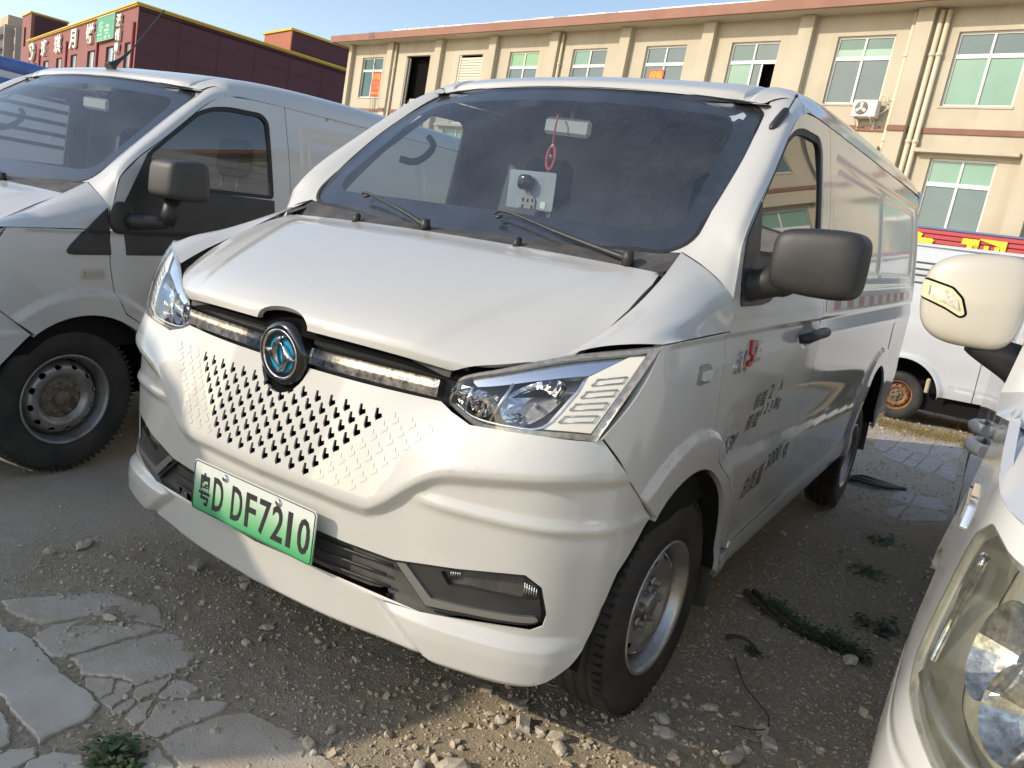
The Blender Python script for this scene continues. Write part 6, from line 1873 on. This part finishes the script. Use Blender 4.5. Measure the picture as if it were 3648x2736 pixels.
# broken concrete slabs, each piece its own
M_CONC = pbr('broken_concrete', (.58, .50, .40), .92, color2=(.46, .38, .28), vscale=9, bump=.0035, bscale=130)
M_CONC2 = pbr('smooth_cement', (.57, .52, .44), .85, color2=(.47, .41, .32), vscale=7, bump=.0012, bscale=90)
M_PAVER = pbr('grey_paver', (.46, .43, .41), .9, color2=(.38, .335, .29), vscale=6, bump=.0015, bscale=80)
SLABS = [[[-.71,-1.042],[-.645,-1.046],[-.637,-1.029],[-.578,-1.02],[-.433,-1.036],[-.33,-1.043],[-.256,-1.035],[-.175,-1.046],[-.145,-1.078],[-.14,-1.143],[-.142,-1.178],[-.13,-1.206],[-.2,-1.205],[-.27,-1.201],[-.353,-1.189],[-.60,-1.20],[-.75,-1.12]],[[-.60,-1.23],[-.289,-1.215],[-.23,-1.225],[-.181,-1.251],[-.168,-1.32],[-.45,-1.36]],[[-.575,-1.017],[-.609,-.95],[-.571,-.849],[-.469,-.778],[-.394,-.74],[-.415,-.871],[-.427,-.994],[-.447,-1.029]],[[-.416,-1.0],[-.408,-.875],[-.376,-.732],[-.325,-.715],[-.218,-.736],[-.181,-.791],[-.182,-.892],[-.188,-.941],[-.226,-.94],[-.256,-.952],[-.322,-1.008],[-.395,-.994]],[[-.315,-1.011],[-.256,-.957],[-.201,-.996],[-.197,-1.031],[-.262,-1.031]],[[-.241,-.957],[-.219,-.944],[-.184,-.947],[-.138,-1.035],[-.191,-1.034],[-.197,-.996]],[[-.182,-.945],[-.176,-.896],[-.163,-.845],[-.142,-.881],[-.128,-.917],[-.126,-.97],[-.153,-.974]],[[-.151,-.848],[-.104,-.829],[-.069,-.834],[-.058,-.878],[-.099,-.926],[-.119,-.918]],[[-.15,-.976],[-.125,-.974],[-.101,-1.033],[-.132,-1.043]],[[-.107,-.935],[-.051,-.998],[-.041,-1.032],[-.093,-1.033],[-.117,-.975]],[[-.093,-.93],[-.05,-.879],[.029,-.805],[.049,-.852],[.035,-.944],[.029,-1.019],[-.031,-1.03],[-.051,-.99]],[[.046,-1.018],[.043,-.949],[.062,-.852],[.091,-.803],[.235,-.773],[.354,-.778],[.427,-.791],[.39,-1.05],[.26,-1.12],[.146,-1.033],[.085,-1.025]],[[.059,-1.076],[.061,-1.032],[.145,-1.042],[.24,-1.125],[.22,-1.25],[.103,-1.18]],[[-.059,-1.11],[-.047,-1.072],[-.019,-1.076],[-.01,-1.1],[-.034,-1.108]],[[-.032,-1.065],[-.019,-1.026],[.017,-1.031],[.023,-1.066],[-.009,-1.074]],[[-.04,-1.33],[-.088,-1.247],[-.08,-1.202],[-.034,-1.163],[.04,-1.191],[.07,-1.33]],[[-.152,-1.36],[-.151,-1.255],[-.127,-1.219],[-.092,-1.235],[-.09,-1.285],[-.06,-1.37]],[[-.826,-.991],[-.82,-.969],[-.685,-.738],[-.497,-.67],[-.404,-.724],[-.481,-.771],[-.584,-.842],[-.622,-.944],[-.657,-.979],[-.747,-1.001]]]
PAVERS = [[[.71,5.38],[.638,6.185],[.845,6.294],[.844,5.64],[.821,5.242]],[[.829,5.196],[.851,5.62],[1.017,5.632],[.992,4.952],[.818,5.116]],[[1.023,5.612],[1.122,5.591],[1.092,4.903],[.996,4.943]],[[1.13,5.575],[1.272,5.596],[1.23,4.904],[1.098,4.902]],[[1.279,5.58],[1.379,5.587],[1.398,4.762],[1.238,4.893]],[[.856,6.278],[1.11,6.445],[1.125,5.67],[1.017,5.676],[.854,5.694]],[[1.12,6.428],[1.36,6.865],[1.372,5.99],[1.274,5.628],[1.134,5.675]],[[1.071,3.778],[1.116,4.005],[1.205,3.954],[1.196,3.616],[1.085,3.617]],[[1.212,3.958],[1.35,3.995],[1.418,3.82],[1.37,3.648],[1.202,3.598]],[[1.078,3.208],[1.179,3.556],[1.197,3.55],[1.187,3.404],[1.182,3.151],[1.101,3.121]],[[1.206,3.531],[1.373,3.619],[1.432,3.613],[1.433,3.434],[1.194,3.097],[1.196,3.402]]]
def slab(name, poly, h, mat, parent, seed, gap, rough_edge, tilt):
    r = np.random.default_rng(seed)
    P = resample(inset(poly, gap), .014 if rough_edge else .12)
    if rough_edge: P = P + r.normal(0, .0024, P.shape)
    c = P.mean(0); g = float(np.mean(gz(P[:, 0], P[:, 1])))
    t = r.normal(0, tilt, 2)
    top = g + h + (P - c) @ t
    n = len(P); Pi = c + (P - c) * (1 - .0035 / max(.05, np.abs(P - c).mean()))
    V = [(x, y, g - .05) for x, y in P] + [(x, y, z - .003) for (x, y), z in zip(P, top)] + [(x, y, z) for (x, y), z in zip(Pi, top)]
    F = [[i, (i + 1) % n, n + (i + 1) % n, n + i] for i in range(n)] + [[n + i, n + (i + 1) % n, 2 * n + (i + 1) % n, 2 * n + i] for i in range(n)] + [list(range(2 * n, 3 * n))]
    a = .5 * np.sum(P[:, 0] * np.roll(P[:, 1], -1) - np.roll(P[:, 0], -1) * P[:, 1])
    if a < 0: F = [q[::-1] for q in F]
    return mk(name, V, F, mat, parent)
for i, q in enumerate(SLABS):
    small = len(q) < 7 and i not in (1, 15, 16)
    slab('concrete_piece', q, .004 if i not in (0, 1, 15, 16) else .008, M_CONC2 if i in (0, 1, 15, 16) else M_CONC, ground, 40 + i, .0012, True, .008)
for i, q in enumerate(PAVERS):
    slab('paver', q, .004, M_PAVER, ground, 70 + i, .0025, False, .005)

# weeds, the dead leafy branch, stick, bark strip, cable
def leaves(n, centre, spread, size, seed, up=.5):
    r = np.random.default_rng(seed); m = MB()
    for k in range(n):
        p = Vector(centre) + Vector((r.normal(0, spread[0]), r.normal(0, spread[1]), abs(r.normal(0, spread[2]))))
        a = r.uniform(0, 2 * math.pi); l = size * r.uniform(.6, 1.4); w = l * r.uniform(.22, .38)
        d = Vector((math.cos(a), math.sin(a), r.uniform(-.3, .9) * up)).normalized(); s_ = d.cross(Vector((0, 0, 1))).normalized()
        q = p + d * l
        m.put([p, p + d * l * .45 + s_ * w - Vector((0, 0, .1 * l)), q, p + d * l * .45 - s_ * w + Vector((0, 0, .05 * l))], [[0, 1, 2, 3]])
    return m
M_LEAF = pbr('dark_leaf', (.045, .080, .030), .6, color2=(.07, .11, .04), vscale=30)
M_LEAFD = pbr('dried_leaf', (.060, .105, .045), .7, color2=(.03, .055, .028), vscale=30)
M_TWIG = pbr('twig', (.085, .062, .045), .85, color2=(.05, .038, .03), vscale=40)
def gpt(x, y, dz=0): return (x, y, float(gz(np.array([x]), np.array([y]))[0]) + dz)
wd = empty('weed_clump', gpt(.035, -1.125, .0), 0, 0, 'dark green weed clump growing between broken slabs at the bottom left', 'weed')
leaves(330, (0, 0, .006), (.030, .022, .018), .022, 5).build('foliage', M_LEAF, wd)
m = MB(); r = np.random.default_rng(6)
for k in range(16):
    a = r.uniform(0, 6.28); m.tube([(0, 0, 0), (.02 * math.cos(a), .016 * math.sin(a), .02), (.055 * math.cos(a), .04 * math.sin(a), .022 + r.uniform(-.01, .02))], .0012, 4)
m.build('stem', M_TWIG, wd)
br = empty('dead_branch', gpt(.855, 1.06), 0, 0, 'dark dead branch with withered green leaves on the ground between the vans', 'branch')
bx, by, bz = br.location
loc = lambda x, y, z: (x - bx, y - by, gpt(x, y, z)[2] - bz)
for k, pts in enumerate(([(.845, 1.09, .02), (.90, 1.03, .025), (.97, .96, .02), (1.05, .93, .015)], [(.87, 1.12, .02), (.93, 1.04, .03), (1.0, .99, .02)], [(.95, 1.0, .02), (1.08, .93, .02), (1.2, .93, .012), (1.30, .90, .01)])):
    MB().tube([loc(*p) for p in catmull(pts, 14)], list(np.linspace(.014, .005, 14)), 7).build('limb', M_TWIG, br)
m = MB(); pth = catmull([(.93, 1.06), (1.0, 1.0), (1.08, .955), (1.16, .945), (1.24, .935), (1.31, .895)], 12)
for k, (x, y) in enumerate(pth):
    m2 = leaves(170, loc(x, y, .004), (.028, .022, .020), .017, 200 + k, .45); m.put(m2.v, m2.f)
m.build('leaf_cluster', M_LEAFD, br)
lv = empty('leaf_tuft', gpt(1.005, .63), 0, 0, 'small green leaf tuft by the bark strip', 'weed')
leaves(70, (0, 0, .003), (.014, .012, .006), .016, 31).build('foliage', M_LEAF, lv)
for k, (x, y, l) in enumerate(((1.18, 1.9, 'dry grass tuft in the shade beyond the dead branch'), (1.16, 2.55, 'small weed further back between the two right-hand vans'), (1.33, 1.28, 'grey dry tuft beside the right-hand van'))):
    g = empty('grass_tuft', gpt(x, y), 0, 0, l, 'weed')
    leaves(90, (0, 0, .002), (.05, .05, .012), .03, 300 + k, .6).build('foliage', M_LEAFD if k == 2 else M_LEAF, g)
sk = catmull([(.905, .64, .012), (.955, .655, .026), (1.0, .650, .020), (1.055, .600, .008)], 14)
o = MB().tube([gpt(*p) for p in sk], list(np.linspace(.009, .003, 14)), 6).build('bark_strip', M_TWIG); tag(o, 'curled brown bark strip on the gravel behind the front tyre', 'stick')
sk = catmull([(.98, .52, .01), (1.06, .36, .012), (1.16, .26, .008), (1.18, .16, .012), (1.10, .10, .01)], 24)
o = MB().tube([gpt(*p) for p in sk], .0022, 5).build('thin_root', M_TWIG); tag(o, 'thin wiry root curling over the shaded gravel', 'root')
m = MB()
for k in range(5):
    pts = catmull([(.74 + .01 * k, 3.80 + .03 * k, .01), (.86, 3.74 + .05 * k, .035 + .01 * (k % 2)), (.98, 3.80 + .035 * k, .03), (1.13, 4.02 - .01 * k, .012)], 16)
    m.tube([gpt(*p) for p in pts], .013, 6)
o = m.build('cable_scrap', M_BLK); tag(o, 'black rubber cable scrap beside the rear wheel of the middle van', 'cable')
# dry grass in the strip by the small van
m = MB(); r = np.random.default_rng(8)
for k in range(2600):
    x = r.uniform(.5, 2.0); y = 6.95 + r.normal(0, .22); g = gpt(x, y); a = r.uniform(0, 6.28); l = r.uniform(.02, .06)
    m.put([(g[0] - .003, g[1], g[2]), (g[0] + .003, g[1], g[2]), (g[0] + l * .6 * math.cos(a), g[1] + l * .6 * math.sin(a), g[2] + l)], [[0, 1, 2]])
o = m.build('dry_grass', pbr('dry_grass', (.26, .19, .07), .9, color2=(.12, .11, .04), vscale=6)); tag(o, kind='stuff')

# added stand-in out of frame, outlined to shade the nose of the middle van
tp_ = empty('shade_caster', (0, 0, 0), 0, 0, 'tall tarpaulin-covered load standing out of view on the sunny side of the lot', 'goods')
ex = Vector((.777, -.63, 0)); ez = Vector((0, 0, 1)); ay = Vector((.63, .777, 0))
D_ = 5.2                                              # how far up-sun the added caster stands
prof = [(-1.10, .37), (-.95, .40), (-.5, .41), (-.04, .395), (.143, .345), (.286, .225), (.50, .085), (.62, .035), (.70, -.07), (.765, -.20)]
prof = [(a, b + .5095 * (D_ - .5)) for a, b in prof]
prof = [(-1.13, -.05), (-1.12, 1.0)] + prof + [(.79, 1.2), (.80, -.05)]
rows = []
for t in (0, .06, .5, .94, 1.0):
    k = 1 if 0 < t < 1.0 else .96
    rows.append([tuple(ay * (-D_ - .5 + t) + ex * a + ez * (z * k)) for a, z in prof])
G = np.array(rows)
V = G.reshape(-1, 3); F = grid_faces(5, len(prof)); F += [list(range(len(prof))), list(range(4 * len(prof), 5 * len(prof)))[::-1]]
mk('caster_shell', V, F, pbr('caster_blue', (.10, .16, .26), .7, bump=.01, bscale=9), tp_)
